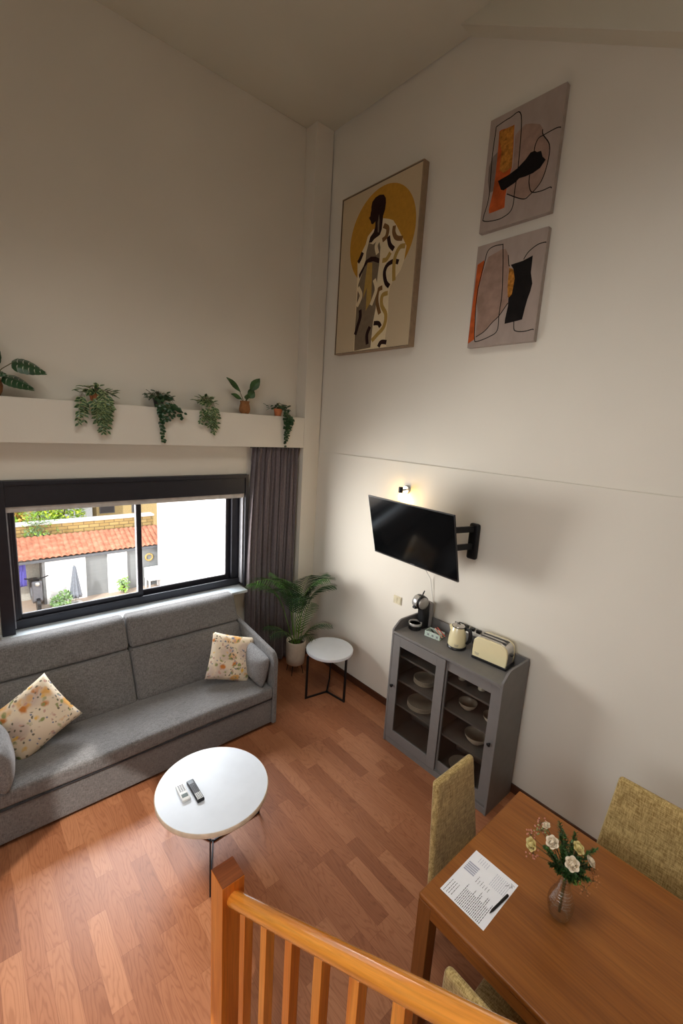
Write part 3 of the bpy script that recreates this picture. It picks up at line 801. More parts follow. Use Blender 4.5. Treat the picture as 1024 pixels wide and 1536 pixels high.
# ------------------------------------------------------------------ pictures on the wall
P1 = [
  ('sun',[(-0.28,4.461),(-0.801,4.94),(-1.099,4.601),(-0.415,4.17),(-0.98,4.183),(-0.451,4.854),(-1.022,4.758)]),
  ('cream',[(-0.706,4.674),(-0.776,4.649),(-0.835,4.622),(-0.882,4.566),(-0.975,4.434),(-1.018,4.37),(-1.011,4.318),(-1.003,4.255),(-0.972,4.185),(-0.921,4.139),(-0.877,4.097),(-0.856,4.061),(-0.852,4.016),(-0.851,3.947),(-0.859,3.83),(-0.851,3.714),(-0.838,3.597),(-0.869,3.55),(-0.747,3.547),(-0.416,3.541),(-0.411,3.702),(-0.407,3.955),(-0.406,4.166),(-0.406,4.263),(-0.396,4.362),(-0.445,4.447),(-0.495,4.506),(-0.519,4.57),(-0.583,4.611),(-0.615,4.614),(-0.654,4.604),(-0.697,4.604)]),
  ('taupe',[(-0.536,4.51),(-0.597,4.482),(-0.672,4.509),(-0.697,4.435),(-0.698,4.344),(-0.696,4.287),(-0.687,4.208),(-0.681,4.092),(-0.691,3.913),(-0.667,3.796),(-0.654,3.56),(-0.504,3.553),(-0.426,3.547),(-0.415,3.765),(-0.42,4.015),(-0.425,4.162),(-0.488,4.295),(-0.509,4.362),(-0.511,4.432)]),
  ('gold',[(-0.539,4.338),(-0.604,4.324),(-0.617,4.103),(-0.621,3.984),(-0.555,3.903),(-0.552,4.115),(-0.505,4.026),(-0.524,4.216)]),
  ('dark',[(-0.509,4.362),(-0.58,4.381),(-0.644,4.367),(-0.696,4.339),(-0.695,4.299),(-0.612,4.334),(-0.543,4.337),(-0.505,4.309),(-0.464,4.252),(-0.439,4.214),(-0.426,4.253),(-0.486,4.319)]),
  ('dark',[(-0.541,4.816),(-0.55,4.853),(-0.591,4.879),(-0.642,4.884),(-0.694,4.87),(-0.724,4.833),(-0.73,4.793),(-0.724,4.74),(-0.704,4.691),(-0.703,4.658),(-0.699,4.581),(-0.678,4.542),(-0.61,4.525),(-0.577,4.504),(-0.536,4.51),(-0.553,4.556),(-0.595,4.586),(-0.61,4.627),(-0.609,4.673),(-0.578,4.658),(-0.555,4.667),(-0.544,4.696),(-0.529,4.712),(-0.521,4.728),(-0.535,4.738),(-0.537,4.766),(-0.544,4.787)]),
  ('taupe',[(-0.65,4.723),(-0.664,4.669),(-0.666,4.567),(-0.649,4.572),(-0.64,4.653)]),
  ('Sdark',[(-0.94,4.257),(-0.873,4.277),(-0.801,4.259),(-0.773,4.202),(-0.799,4.117),(-0.846,4.074)]),
  ('Sgold',[(-1.005,4.373),(-0.942,4.377),(-0.894,4.312),(-0.887,4.224),(-0.9,4.11)]),
  ('Sbrown',[(-0.857,4.572),(-0.855,4.519),(-0.893,4.465),(-0.966,4.442)]),
  ('Sdark',[(-0.791,4.502),(-0.816,4.429),(-0.87,4.378)]),
  ('Sgold',[(-0.736,4.313),(-0.787,4.313),(-0.832,4.359)]),
  ('Sbrown',[(-0.722,4.609),(-0.776,4.572),(-0.766,4.508),(-0.718,4.487)]),
  ('Sgold',[(-0.835,4.019),(-0.768,4.007),(-0.768,3.925),(-0.83,3.834),(-0.815,3.73),(-0.734,3.668),(-0.667,3.62)]),
  ('Sbrown',[(-0.761,4.078),(-0.71,4.063),(-0.702,3.971),(-0.75,3.851)]),
  ('Sdark',[(-0.678,3.777),(-0.741,3.769),(-0.771,3.735)]),
  ('Sdark',[(-0.864,3.588),(-0.795,3.595),(-0.763,3.556)]),
  ('Sdark',[(-0.477,3.926),(-0.484,3.857),(-0.453,3.773),(-0.427,3.701)]),
  ('Scream',[(-0.428,4.137),(-0.478,4.055),(-0.425,3.965)]),
  ('Scream',[(-0.647,4.169),(-0.682,4.08),(-0.647,3.991),(-0.624,3.947)]),
  ('Sdark',[(-0.631,3.752),(-0.596,3.682),(-0.61,3.594)]),
  ('Sdark',[(-0.464,4.443),(-0.432,4.391),(-0.406,4.366)]),
  ('Scream',[(-0.681,4.507),(-0.643,4.459),(-0.668,4.385)]),
]
P2 = [
  ('grey',[(-1.815,4.804),(-1.78,4.787),(-1.754,4.729),(-1.759,4.632),(-1.779,4.55),(-1.821,4.55),(-1.816,4.674)]),
  ('taupe',[(-2.009,4.9),(-2.055,4.886),(-2.116,4.857),(-2.139,4.823),(-2.148,4.783),(-2.202,4.702),(-2.206,4.603),(-2.198,4.537),(-2.176,4.495),(-2.133,4.446),(-2.105,4.435),(-2.054,4.426),(-1.996,4.449),(-1.927,4.497),(-1.919,4.606),(-1.951,4.66),(-1.944,4.792),(-1.939,4.858),(-1.974,4.883)]),
  ('orange',[(-1.809,4.935),(-1.825,4.939),(-1.874,4.932),(-1.925,4.931),(-1.927,4.889),(-1.936,4.795),(-1.943,4.663),(-1.928,4.603),(-1.917,4.48),(-1.921,4.411),(-1.84,4.407),(-1.798,4.407),(-1.792,4.435),(-1.812,4.553),(-1.817,4.667),(-1.816,4.741),(-1.814,4.841)]),
  ('gold',[(-1.814,4.933),(-1.921,4.929),(-1.927,4.863),(-1.943,4.663),(-1.882,4.645),(-1.845,4.677),(-1.845,4.797),(-1.817,4.88)]),
  ('black',[(-1.842,4.608),(-1.925,4.62),(-1.985,4.639),(-2.041,4.674),(-2.073,4.706),(-2.103,4.705),(-2.119,4.691),(-2.148,4.688),(-2.164,4.648),(-2.189,4.621),(-2.156,4.583),(-2.108,4.568),(-2.056,4.566),(-2.01,4.569),(-1.982,4.552),(-1.898,4.529),(-1.876,4.54)]),
  ('L',[(-1.779,4.976),(-1.882,4.99),(-1.968,4.971),(-1.992,4.646),(-1.987,4.518),(-1.982,4.387),(-1.915,4.348),(-1.831,4.349),(-1.76,4.367),(-1.754,4.397),(-1.782,4.528),(-1.773,4.776),(-1.779,4.947),(-1.779,4.976)]),
  ('L',[(-2.275,4.775),(-2.237,4.787),(-2.156,4.78),(-2.118,4.773),(-2.101,4.74),(-2.098,4.704)]),
  ('L',[(-2.086,4.566),(-2.09,4.51),(-2.117,4.45),(-2.185,4.435),(-2.244,4.439),(-2.256,4.429)]),
  ('L',[(-2.14,4.817),(-2.148,4.783),(-2.202,4.702),(-2.206,4.603),(-2.176,4.495),(-2.105,4.435),(-2.054,4.426),(-1.927,4.497)]),
]
P3 = [
  ('orange',[(-1.746,4.068),(-1.803,4.09),(-1.803,4.029),(-1.779,3.896),(-1.775,3.791),(-1.772,3.686),(-1.793,3.525),(-1.729,3.495)]),
  ('taupe',[(-1.834,4.104),(-1.941,4.132),(-1.972,4.125),(-1.997,4.08),(-2.011,4.012),(-2.019,4.004),(-2.012,3.947),(-2.022,3.853),(-2.04,3.75),(-1.981,3.671),(-1.93,3.63),(-1.872,3.574),(-1.8,3.539),(-1.794,3.718),(-1.775,3.791),(-1.783,3.93),(-1.811,4.027)]),
  ('gold',[(-2.017,3.991),(-2.045,3.979),(-2.07,3.935),(-2.074,3.883),(-2.066,3.806),(-2.043,3.78),(-2.032,3.792),(-2.021,3.86),(-2.016,3.933)]),
  ('black',[(-2.026,4.009),(-2.056,4.012),(-2.113,4.016),(-2.185,4.035),(-2.186,3.981),(-2.187,3.925),(-2.208,3.851),(-2.201,3.802),(-2.187,3.753),(-2.177,3.697),(-2.166,3.62),(-2.112,3.614),(-2.033,3.607),(-2.032,3.637),(-2.043,3.73),(-2.039,3.784),(-2.062,3.806),(-2.07,3.909),(-2.049,3.978)]),
  ('L',[(-1.948,4.163),(-1.873,4.168),(-1.824,4.146),(-1.806,4.069),(-1.777,3.91),(-1.771,3.792),(-1.782,3.613),(-1.792,3.525),(-1.813,3.505),(-1.919,3.53),(-1.979,3.569),(-1.979,3.685),(-1.983,3.826),(-1.965,4.009),(-1.944,4.161)]),
  ('L',[(-2.12,4.024),(-2.149,4.065),(-2.207,4.097),(-2.26,4.101),(-2.275,4.092)]),
  ('L',[(-2.103,3.648),(-2.111,3.567),(-2.136,3.544),(-2.196,3.537),(-2.252,3.544),(-2.26,3.539)]),
  ('L',[(-1.997,4.08),(-2.011,4.012),(-2.019,4.004)]),
  ('L',[(-2.04,3.75),(-1.981,3.671),(-1.93,3.63),(-1.872,3.574),(-1.8,3.539)]),
]
def artcol(name, rgb, var=.08, ns=30, rough=.85, stretch=(1,1,1)):
    return plain(name, rgb, rough, 0, var, ns, .15, .2, stretch=stretch)
A = {'bg': artcol('print_ground', (196,178,148), .03, 200), 'sun': artcol('print_ochre', (186,136,48)), 'cream': artcol('print_cream', (224,208,172), .03),
     'taupe': artcol('print_taupe', (122,106,86)), 'gold': artcol('print_gold', (176,144,76)), 'dark': artcol('print_dark', (44,24,22)), 'brown': artcol('print_brown', (122,88,52)),
     'abg': artcol('canvas_ground', (164,149,140), .10, 7, stretch=(1,1.5,.6)), 'grey': artcol('canvas_grey', (128,114,106), .14, 12), 'ataupe': artcol('canvas_taupe', (152,126,112), .16, 14),
     'orange': artcol('canvas_orange', (178,84,38), .25, 16), 'agold': artcol('canvas_gold', (168,112,44), .45, 45), 'black': artcol('canvas_black', (22,18,17), .4, 12), 'edge': artcol('canvas_side', (168,156,148))}
def clip_ok(poly): return poly
def stroke(pts, w):
    """ribbon outline from a smoothed polyline (y, z)"""
    P = [Vector((a, b_, 0)) for a, b_ in pts]
    Q = []
    for i in range(len(P)-1):
        p0 = P[max(i-1, 0)]; p1 = P[i]; p2 = P[i+1]; p3 = P[min(i+2, len(P)-1)]
        for k in range(6):
            t = k/6
            Q.append(.5*((2*p1)+(-p0+p2)*t+(2*p0-5*p1+4*p2-p3)*t*t+(-p0+3*p1-3*p2+p3)*t**3))
    Q.append(P[-1]); L = []; R_ = []
    for i, p in enumerate(Q):
        d = (Q[min(i+1, len(Q)-1)]-Q[max(i-1, 0)]).normalized(); n = Vector((-d.y, d.x, 0))
        L.append(p+n*w/2); R_.append(p-n*w/2)
    return L, R_
def picture(name, label, cat, y0, y1, z0, z1, depth, polys, names, bg, side, frame=None, lw=.008, sw=.035, sun=None):
    """y0 > y1: left and right edges as seen from the room"""
    t = thing(name, label, cat, (0, (y0+y1)/2, z0)); oy, oz = (y0+y1)/2, z0
    xw = .0125
    i_ = .008 if frame else 0
    b = MB().box(-depth+.001 if not frame else -depth+.006, xw, y1-oy+i_, y0-oy-i_, i_, z1-z0-i_)
    b.build('canvas', side, t, bevel=.002)
    mats = [bg] + [A[n] for n in names]
    b = MB(); X = -depth + (.004 if frame else 0)
    m_ = .012 if frame else .002
    b.box(X, X+.003, y1-oy+m_, y0-oy-m_, m_, z1-z0-m_)
    lay = [X]
    def put(poly, mi):
        lay[0] -= .00012; b.mi = mi
        n = len(poly); vs = [(lay[0], max(y1+m_, min(y0-m_, p[0]))-oy, max(z0+m_, min(z1-m_, p[1]))-oz) for p in poly]
        vs2 = [(lay[0]+.0001, v[1], v[2]) for v in vs]
        # triangulate through bmesh-friendly ngon
        b.add(vs+vs2, [tuple(range(n))] + [(i, (i+1) % n, (i+1) % n+n, i+n) for i in range(n)])
    if sun: put([(sun[0]+sun[2]*cos(k*pi/32), sun[1]+sun[2]*sin(k*pi/32)) for k in range(64)], 1+names.index('sun'))
    for k, pts in polys:
        if k == 'sun': continue
        if k == 'L' or (k[0] == 'S' and k[1:] in names):
            w = lw if k == 'L' else sw; mi = 1+names.index('black' if k == 'L' else k[1:])
            L, R_ = stroke(pts, w)
            lay[0] -= .00012; b.mi = mi
            n = len(L); vs = [(lay[0], max(y1+m_, min(y0-m_, p.x))-oy, max(z0+m_, min(z1-m_, p.y))-oz) for p in L+R_]
            b.add(vs, [(i, i+1, n+i+1, n+i) for i in range(n-1)])
        else:
            kk = {'taupe': 'ataupe' if 'ataupe' in names else 'taupe', 'gold': 'agold' if 'agold' in names else 'gold'}.get(k, k)
            put(pts, 1+names.index(kk))
    b.build('painted_design', mats, t, fix=False)
    if frame:
        b = MB(); w = .008; H = z1-z0
        for (a0, a1, c0, c1) in ((y1-oy, y1-oy+w, 0, H), (y0-oy-w, y0-oy, 0, H), (y1-oy+w, y0-oy-w, 0, w), (y1-oy+w, y0-oy-w, H-w, H)):
            b.box(-depth-.003, xw, a0, a1, c0, c1)
        b.build('frame', frame, t, bevel=.0015)
        b = MB(); q_ = w+.004
        for (a0, a1, c0, c1) in ((y1-oy+w, y1-oy+q_, w, H-w), (y0-oy-q_, y0-oy-w, w, H-w), (y1-oy+q_, y0-oy-q_, w, w+.004), (y1-oy+q_, y0-oy-q_, H-w-.004, H-w)):
            b.box(-depth+.001, xw, a0, a1, c0, c1)
        b.build('shadow_gap', M['blackplastic'], t)
    return t
picture('framed_print', 'tall framed print of a robed figure before an ochre disc', 'picture', -.125, -1.145, 3.53, 4.995, .055, P1,
        ['sun','cream','taupe','gold','dark','brown'], A['bg'], A['bg'], plain('picture_frame', (150,126,100), .5), sw=.04, sun=(-.69, 4.53, .415))
picture('canvas_painting', 'abstract canvas with an orange upright and a slanting black bar, above the other abstract', 'picture', -1.728, -2.268, 4.288, 5.035, .032, P2,
        ['grey','ataupe','orange','agold','black'], A['abg'], A['edge'], lw=.0065)
picture('canvas_painting', 'abstract canvas with an orange left edge and an upright black shape, lower of the two', 'picture', -1.732, -2.272, 3.464, 4.198, .032, P3,
        ['orange','ataupe','agold','black'], A['abg'], A['edge'], lw=.0065)

# ------------------------------------------------------------------ television, bracket, lamp, switch, cable
def television():
    w = .935; h = w*.579; C = Vector((-.421, -1.644, 1.960)); ya, ti, ro = .058, .248, -.007
    n = Vector((-cos(ya)*cos(ti), sin(ya)*cos(ti), -sin(ti))); rr = Vector((-sin(ya), -cos(ya), 0)); uu = n.cross(rr)
    if uu.z < 0: uu = -uu
    t = thing('television', 'black flat television tilted down on a wall bracket', 'television')
    X = rr; Y = uu; Z = X.cross(Y)        # Z points at the room or wall
    sgn = 1 if Z.dot(n) > 0 else -1
    t.matrix_world = Matrix(((X.x,Y.x,Z.x,C.x),(X.y,Y.y,Z.y,C.y),(X.z,Y.z,Z.z,C.z),(0,0,0,1)))
    g = lambda a, b_: (min(sgn*a, sgn*b_), max(sgn*a, sgn*b_))
    z = g(-.012, 0); MB().box(-w/2, w/2, -h/2, h/2, *z).build('bezel', M['blackplastic'], t, bevel=.002)
    z = g(0, .001); MB().box(-w/2+.007, w/2-.007, -h/2+.014, h/2-.007, *z).build('screen', M['screen'], t)
    z = g(-.05, -.012); MB().rbox(-w/2+.06, w/2-.06, -h/2+.04, h/2-.16, *z, .015, 4).build('rear_housing', M['blackplastic'], t, smooth='all')
    z = g(-.004, .002); MB().box(-w/2, w/2, -h/2, -h/2+.006, *z).build('chin_trim', plain('tv_trim', (96,92,90), .35, .6), t)
    z = g(0, .0016); MB().box(-.022, .022, -h/2+.006, -h/2+.012, *z).build('logo', M['gray'], t)
    return t, n, C, rr, uu
tv, tn, tC, trr, tuu = television()
def bracket():
    t = thing('tv_wall_bracket', 'black double-arm wall bracket holding the television', 'bracket', (0, -1.985, 1.79))
    MB().rbox(-.045, 0, -.045, .045, 0, .30, .02, 4).build('wall_plate', M['blackmetal'], t, smooth='all')
    back = tC - tn*.053; e = Vector((-.25, -1.93, 0))
    for z in (2.045, 1.900):
        b = MB()
        zz = z-1.79; dz = .0
        for (p, q) in (((-.03, 0), (e.x, e.y+1.985)), ((e.x, e.y+1.985), (back.x+.03, back.y+1.985+.02))):
            d = Vector((q[0]-p[0], q[1]-p[1], 0)); L = d.length; a = atan2(d.y, d.x)
            b.T = Matrix.Translation((p[0], p[1], zz+dz)) @ Matrix.Rotation(a, 4, 'Z')
            b.box(-.01, L+.01, -.012, .012, -.024, .024); dz += .006
        b.T = Matrix.Identity(4); b.lathe([(.02, zz-.034), (.02, zz+.036)], 16, (e.x, e.y+1.985, 0))
        b.build('arm', M['blackmetal'], t, bevel=.002)
    b = MB(); P = back - Vector((0, -1.985, 1.79))
    b.T = Matrix(((trr.x, tuu.x, tn.x, P.x), (trr.y, tuu.y, tn.y, P.y), (trr.z, tuu.z, tn.z, P.z), (0,0,0,1)))
    b.box(-.11, .11, -.11, .11, -.008, 0); b.build('vesa_plate', M['blackmetal'], t)
    b = MB(); b.tube([(back.x+.03, back.y+1.985+.02, 1.87-1.79), (back.x+.03, back.y+1.985+.02, 2.08-1.79)], .018, 10); b.build('pivot', M['blackmetal'], t)
bracket()
def wall_lamp():
    t = thing('wall_lamp', 'small spot lamp glowing warm on the wall above the television', 'lamp', (0, -1.222, 2.255))
    b = MB(); b.T = Matrix.Rotation(-pi/2, 4, 'Y'); b.lathe([(.040, 0), (.040, .018), (.036, .024), (.0, .024)], 32); b.build('wall_mount', M['silver'], t, smooth=True)
    MB().tube([(-.02, 0, 0), (-.085, 0, .0)], .007, 8).build('arm', M['blackmetal'], t)
    MB().lathe([(.019, -.022), (.021, -.018), (.021, .026), (.016, .03)], 20, (-.09, 0, 0)).build('lamp_socket', M['blackmetal'], t, smooth=True)
    MB().lathe([(.021, -.02), (.032, -.075), (.036, -.105)], 28, (-.09, 0, 0), cap=False).build('glass_shade', M['glass'], t, smooth='all')
    MB().ball((-.09, 0, -.062), .020, 16, 10, (1, 1, 1.5)).build('bulb', emit('bulb_glow', (255,196,110), 55), t, smooth='all')
    ld = bpy.data.lights.new('wall_lamp_light', 'POINT'); ld.energy = 2.2; ld.color = (1, .66, .22); ld.shadow_soft_size = .022
    lo = bpy.data.objects.new('wall_lamp_light', ld); COL.objects.link(lo); lo.location = (-.09, -1.222, 2.255-.115)
wall_lamp()
t = thing('light_switch', 'beige double light switch on the wall under the television', 'switch', (0, -1.227, 1.165))
MB().box(-.008, 0, -.05, .05, -.04, .04).build('plate', M['beigeplastic'], t, bevel=.002)
for k in (-1, 1): MB().box(-.012, -.008, k*.022-.019, k*.022+.019, -.028, .028).build('rocker', M['beigeplastic'], t, bevel=.0015)
# the white lead from the set down behind the cabinet
b = MB(); b.tube([(-.30, -1.60, 1.78), (-.10, -1.592, 1.60), (-.02, -1.60, 1.50), (-.008, -1.635, 1.33), (-.008, -1.665, 1.165)], .003, 6)
tag(b.build('power_cable', M['whiteplastic'], smooth='all'), 'thin white cable hanging from the television down to the grey cabinet', 'cable')

# ------------------------------------------------------------------ grey cabinet
CY0, CY1, CD = -2.5725, -1.5225, .39
def cabinet():
    t = thing('display_cabinet', 'grey sideboard cabinet with two sliding glass doors', 'cabinet', (0, (CY0+CY1)/2, 0)); oy = (CY0+CY1)/2
    a, c = CY0-oy, CY1-oy; xb = -.016
    prof = [(-CD,0),(-CD,1.085),(-CD+.012,1.10),(-CD+.075,1.150),(-CD+.105,1.16),(xb,1.16),(xb,0)]
    for y in (a, c-.018): MB().prism(prof, 1, y, y+.018).build('side_panel', M['cab'], t, bevel=.002)
    MB().box(-CD, xb, a+.018, c-.018, 1.052, 1.073).build('top_panel', M['cab'], t, bevel=.002)
    MB().box(xb-.016, xb, a+.018, c-.018, 1.073, 1.16).build('back_rail', M['cab'], t, bevel=.002)
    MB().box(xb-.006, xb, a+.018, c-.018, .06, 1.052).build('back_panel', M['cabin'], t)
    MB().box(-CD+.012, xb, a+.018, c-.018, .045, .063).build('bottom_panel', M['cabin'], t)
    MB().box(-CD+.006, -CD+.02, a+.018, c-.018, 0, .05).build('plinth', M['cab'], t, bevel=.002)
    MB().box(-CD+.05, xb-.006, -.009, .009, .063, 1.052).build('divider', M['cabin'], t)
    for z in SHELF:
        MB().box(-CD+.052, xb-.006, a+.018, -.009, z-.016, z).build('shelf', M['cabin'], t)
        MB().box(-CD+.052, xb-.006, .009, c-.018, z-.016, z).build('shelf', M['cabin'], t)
    def door(y0, y1, x0, x1, z0, z1, ls, rs, ky):
        b = MB(); bt, tp = .088, .088
        b.box(x0, x1, y0, y0+rs, z0, z1); b.box(x0, x1, y1-ls, y1, z0, z1)
        b.box(x0, x1, y0+rs, y1-ls, z0, z0+bt); b.box(x0, x1, y0+rs, y1-ls, z1-tp, z1)
        d = b.build('door', M['cab'], t, bevel=.0015)
        MB().box((x0+x1)/2-.002, (x0+x1)/2+.002, y0+rs-.006, y1-ls+.006, z0+bt-.006, z1-tp+.006).build('glass_pane', M['cabglass'], d)
        k = MB(); k.T = Matrix.Translation((x0, ky, .575)) @ Matrix.Rotation(-pi/2, 4, 'Y'); k.lathe([(.006,0),(.006,.012),(.014,.018),(.015,.024),(.008,.029),(0,.03)], 20)
        k.build('knob', M['knob'], d, smooth=True)
    door(-2.088-oy, c-.020, -CD+.001, -CD+.019, .055, 1.048, .078, .084, c-.055)
    door(a+.020, -2.03-oy, -CD+.023, -CD+.041, .055, 1.048, .07, .075, a+.052)
    return t
SHELF = (.386, .622, .852)
cabinet()
def plate_stack(y, x, z, rad, n, label, grp):
    for k in range(n):
        b = MB(); b.lathe([(.0, 0), (rad*.50, 0), (rad*.58, .003), (rad*.93, .010), (rad, .0165), (rad-.002, .018)], 40, cap=False)
        b.mi = 1; b.lathe([(rad-.002, .018), (rad*.92, .0125), (rad*.6, .0065), (.0, .0055)], 40, cap=False)
        o = b.build('dinner_plate' if rad > .11 else 'side_plate', [M['crock'], M['crockin']], smooth='all')
        o.location = (x, y, z + k*.0115)
        tag(o, label, 'plate', grp)
plate_stack(-1.775, -.195, SHELF[1]+.0005, .098, 4, 'small cream plate in the stack on the cabinet shelf above the bigger plates', 'small plates stacked in the cabinet')
plate_stack(-1.768, -.20, SHELF[0]+.0005, .125, 4, 'large cream plate in the stack on the lower left cabinet shelf', 'large plates stacked in the cabinet')
def bowl(x, y, z, rad, h, label, inner='crockin', n=1):
    b = MB(); b.mi = 0
    b.lathe([(.0, 0), (rad*.45, 0), (rad*.5, .006), (rad*.78, h*.42), (rad*.95, h*.8), (rad, h)], 40, cap=False)
    b.mi = 1; b.lathe([(rad, h), (rad-.004, h), (rad*.91, h*.8), (rad*.74, h*.46), (rad*.42, .012), (.0, .009)], 40, cap=False)
    o = b.build('bowl', [M['crock'], M[inner]], smooth='all'); o.location = (x, y, z+.0005)
    tag(o, label, 'bowl')
bowl(-.20, -2.215, SHELF[1], .075, .06, 'cream bowl in the middle of the shelf, below the cups')
bowl(-.20, -2.435, SHELF[1], .075, .06, 'cream bowl half hidden by the right frame of the cabinet door')
bowl(-.205, -2.325, SHELF[0], .095, .075, 'largest cream bowl, on the lower shelf near the cabinet knob')
bowl(-.20, -2.225, .063, .105, .05, 'wide shallow bowl on the cabinet floor behind the chair back')
def cup(x, y, label):
    t = thing('cup', label, 'cup', (x, y, SHELF[2]+.0005))
    b = MB(); b.lathe([(.0,0),(.027,0),(.03,.004),(.037,.07),(.034,.07),(.027,.008),(0,.006)], 32, cap=False); b.build('body', M['crock'], t, smooth='all')
    b = MB(); b.tube([(.033, 0, .055), (.052, 0, .055), (.056, 0, .035), (.045, 0, .018), (.031, 0, .018)], .004, 8); b.build('handle', M['crock'], t, smooth='all')
cup(-.215, -2.145, 'cream cup on the top cabinet shelf, under the kettle')
cup(-.215, -2.325, 'cream cup on the top cabinet shelf, under the toaster')

# ------------------------------------------------------------------ appliances on the cabinet
ZT = 1.0735
def coffee_machine():
    t = thing('coffee_machine', 'black and silver capsule coffee machine on the cabinet', 'coffee machine', (-.135, -1.625, ZT), (0, 0, radians(168)))
    # local +x is the front
    MB().lathe([(.052, 0), (.056, .004), (.056, .034), (.052, .038)], 36, (.062, 0, 0)).build('base', M['blackplastic'], t, smooth=True)
    b = MB(); b.lathe([(.050, .040), (.060, .040), (.061, .058), (.058, .062), (.050, .060), (.048, .045)], 40, (.062, 0, 0), cap=False); b.build('drip_tray', M['silver'], t, smooth=True)
    b = MB(); b.lathe([(0, .050), (.049, .050)], 36, (.062, 0, 0)); b.build('drip_grid', M['blackplastic'], t)
    MB().prism([(-.055, 0), (.015, 0), (.012, .10), (.020, .19), (.045, .235), (.0, .28), (-.05, .25), (-.06, .12)], 1, -.042, .042).build('body', M['blackplastic'], t, bevel=.014, seg=4)
    b = MB(); b.T = Matrix.Translation((.025, 0, .245)) @ Matrix.Rotation(pi/2, 4, 'X')
    b.lathe([(.0,-.050),(.045,-.048),(.062,-.036),(.066,0),(.062,.036),(.045,.048),(.0,.050)], 36); b.build('head', M['blackplastic'], t, smooth='all')
    for s_ in (-1, 1):
        b = MB(); b.T = Matrix.Translation((.025, s_*.047, .245)) @ Matrix.Rotation(-s_*pi/2, 4, 'X')
        b.lathe([(.054,-.008),(.052,.002),(.03,.008),(0,.010)], 36); b.build('side_cover', M['silver'], t, smooth='all')
    b = MB(); b.T = Matrix.Translation((.025, 0, .245))
    b.grid(lambda u_, v_: (.0695*cos(-.35+u_*1.5), -.030+.06*v_, .0695*sin(-.35+u_*1.5)), 12, 3); b.build('front_cover', M['silver'], t, smooth='all', solid=.003)
    MB().box(.06, .098, -.018, .018, .195, .215).build('nozzle', M['blackplastic'], t, bevel=.004)
    MB().tube([(.01, 0, .30), (.0, 0, .325), (-.012, 0, .345)], [.006, .006, .005], 8).build('lever', M['blackplastic'], t, smooth='all')
    MB().rbox(-.105, -.058, -.045, .045, .0, .235, .02, 4).build('water_tank', plain('smoky_tank', (128,124,122), .15, 0, .05, spec=.6), t, smooth='all')
coffee_machine()
def basket():
    t = thing('sachet_basket', 'pale painted wooden basket between the coffee machine and the kettle', 'basket', (-.175, -1.812, ZT), (0, 0, radians(8)))
    b = MB(); w, l, h = .045, .072, .048
    for (x0, x1, y0, y1) in ((-w, -w+.004, -l, l), (w-.004, w, -l, l), (-w+.004, w-.004, -l, -l+.004), (-w+.004, w-.004, l-.004, l)): b.box(x0, x1, y0, y1, 0, h)
    b.box(-w, w, -l, l, 0, .003)
    b.build('basket_body', M['label_green'], t, bevel=.001)
    rnd = random.Random(4)
    for k in range(3):
        MB().box(-w-.0008, -w, -l+.016+k*.042, -l+.034+k*.042, .014, .032).build('printed_motif', M['gray'], t)
def sachet(mat, x, y, z, rx, ry, rz, label, L=.10, W=.012):
    o = MB().rbox(-W/2, W/2, -L/2, L/2, -.0022, .0022, .002, 2).build('sugar_sachet', M[mat], smooth='all')
    o.location = (x, y, z); o.rotation_euler = (rx, ry, rz); tag(o, label, 'sachet', None); return o
basket()
sachet('pinkw', -.165, -1.868, ZT+.062, .62, 0, .15, 'red sachet standing highest against the kettle end of the basket')
sachet('pink', -.185, -1.858, ZT+.055, .55, 0, -.12, 'pink sachet leaning beside the red one in the basket')
sachet('paper', -.190, -1.800, ZT+.034, .18, .3, .5, 'white sachet lying across the painted basket', .085)
sachet('knob', -.160, -1.785, ZT+.028, .1, .2, -.5, 'dark sachet lying at the back of the painted basket', .085)
sachet('stem', -.185, -1.770, ZT+.018, .05, .1, .9, 'brown sachet lying lowest in the painted basket', .07)
def kettle():
    t = thing('electric_kettle', 'cream electric kettle with a black handle on the cabinet', 'kettle', (-.170, -2.032, ZT), (0, 0, radians(-75)))
    MB().lathe([(.074, 0), (.078, .004), (.078, .014), (.072, .022)], 44).build('base', M['blackplastic'], t, smooth=True)
    MB().lathe([(.0,.022),(.072,.022),(.075,.03),(.073,.06),(.066,.12),(.056,.165),(.050,.180),(0,.18)], 48, cap=False).build('body', M['cream'], t, smooth=True)
    MB().lathe([(.051,.178),(.052,.183),(.047,.190),(.030,.196),(.0,.198)], 40).build('lid', M['steel'], t, smooth='all')
    MB().lathe([(.049,.181),(.0535,.181),(.0535,.186),(.049,.186)], 40, cap=False).build('lid_ring', M['blackplastic'], t)
    MB().tube([(-.012, 0, .197), (0, 0, .207), (.012, 0, .197)], .005, 8).build('lid_knob', M['blackplastic'], t, smooth='all')
    # handle on local +x, spout on local -x
    MB().tube([(.050, 0, .168), (.075, 0, .176), (.096, 0, .165), (.104, 0, .13), (.100, 0, .085), (.086, 0, .058), (.066, 0, .052)], [.010,.011,.012,.013,.012,.010,.008], 10, flat=1.3).build('handle', M['blackplastic'], t, smooth='all')
    MB().prism([(-.046,.182),(-.075,.178),(-.062,.135),(-.054,.14)], 1, -.016, .016).build('spout', M['cream'], t, bevel=.005)
    o = text_obj('logo', 'Russell\nHobbs', .011, M['gray'], t)
    o.location = (.02, -.0715, .045); o.rotation_euler = (pi/2-.12, 0, .28)
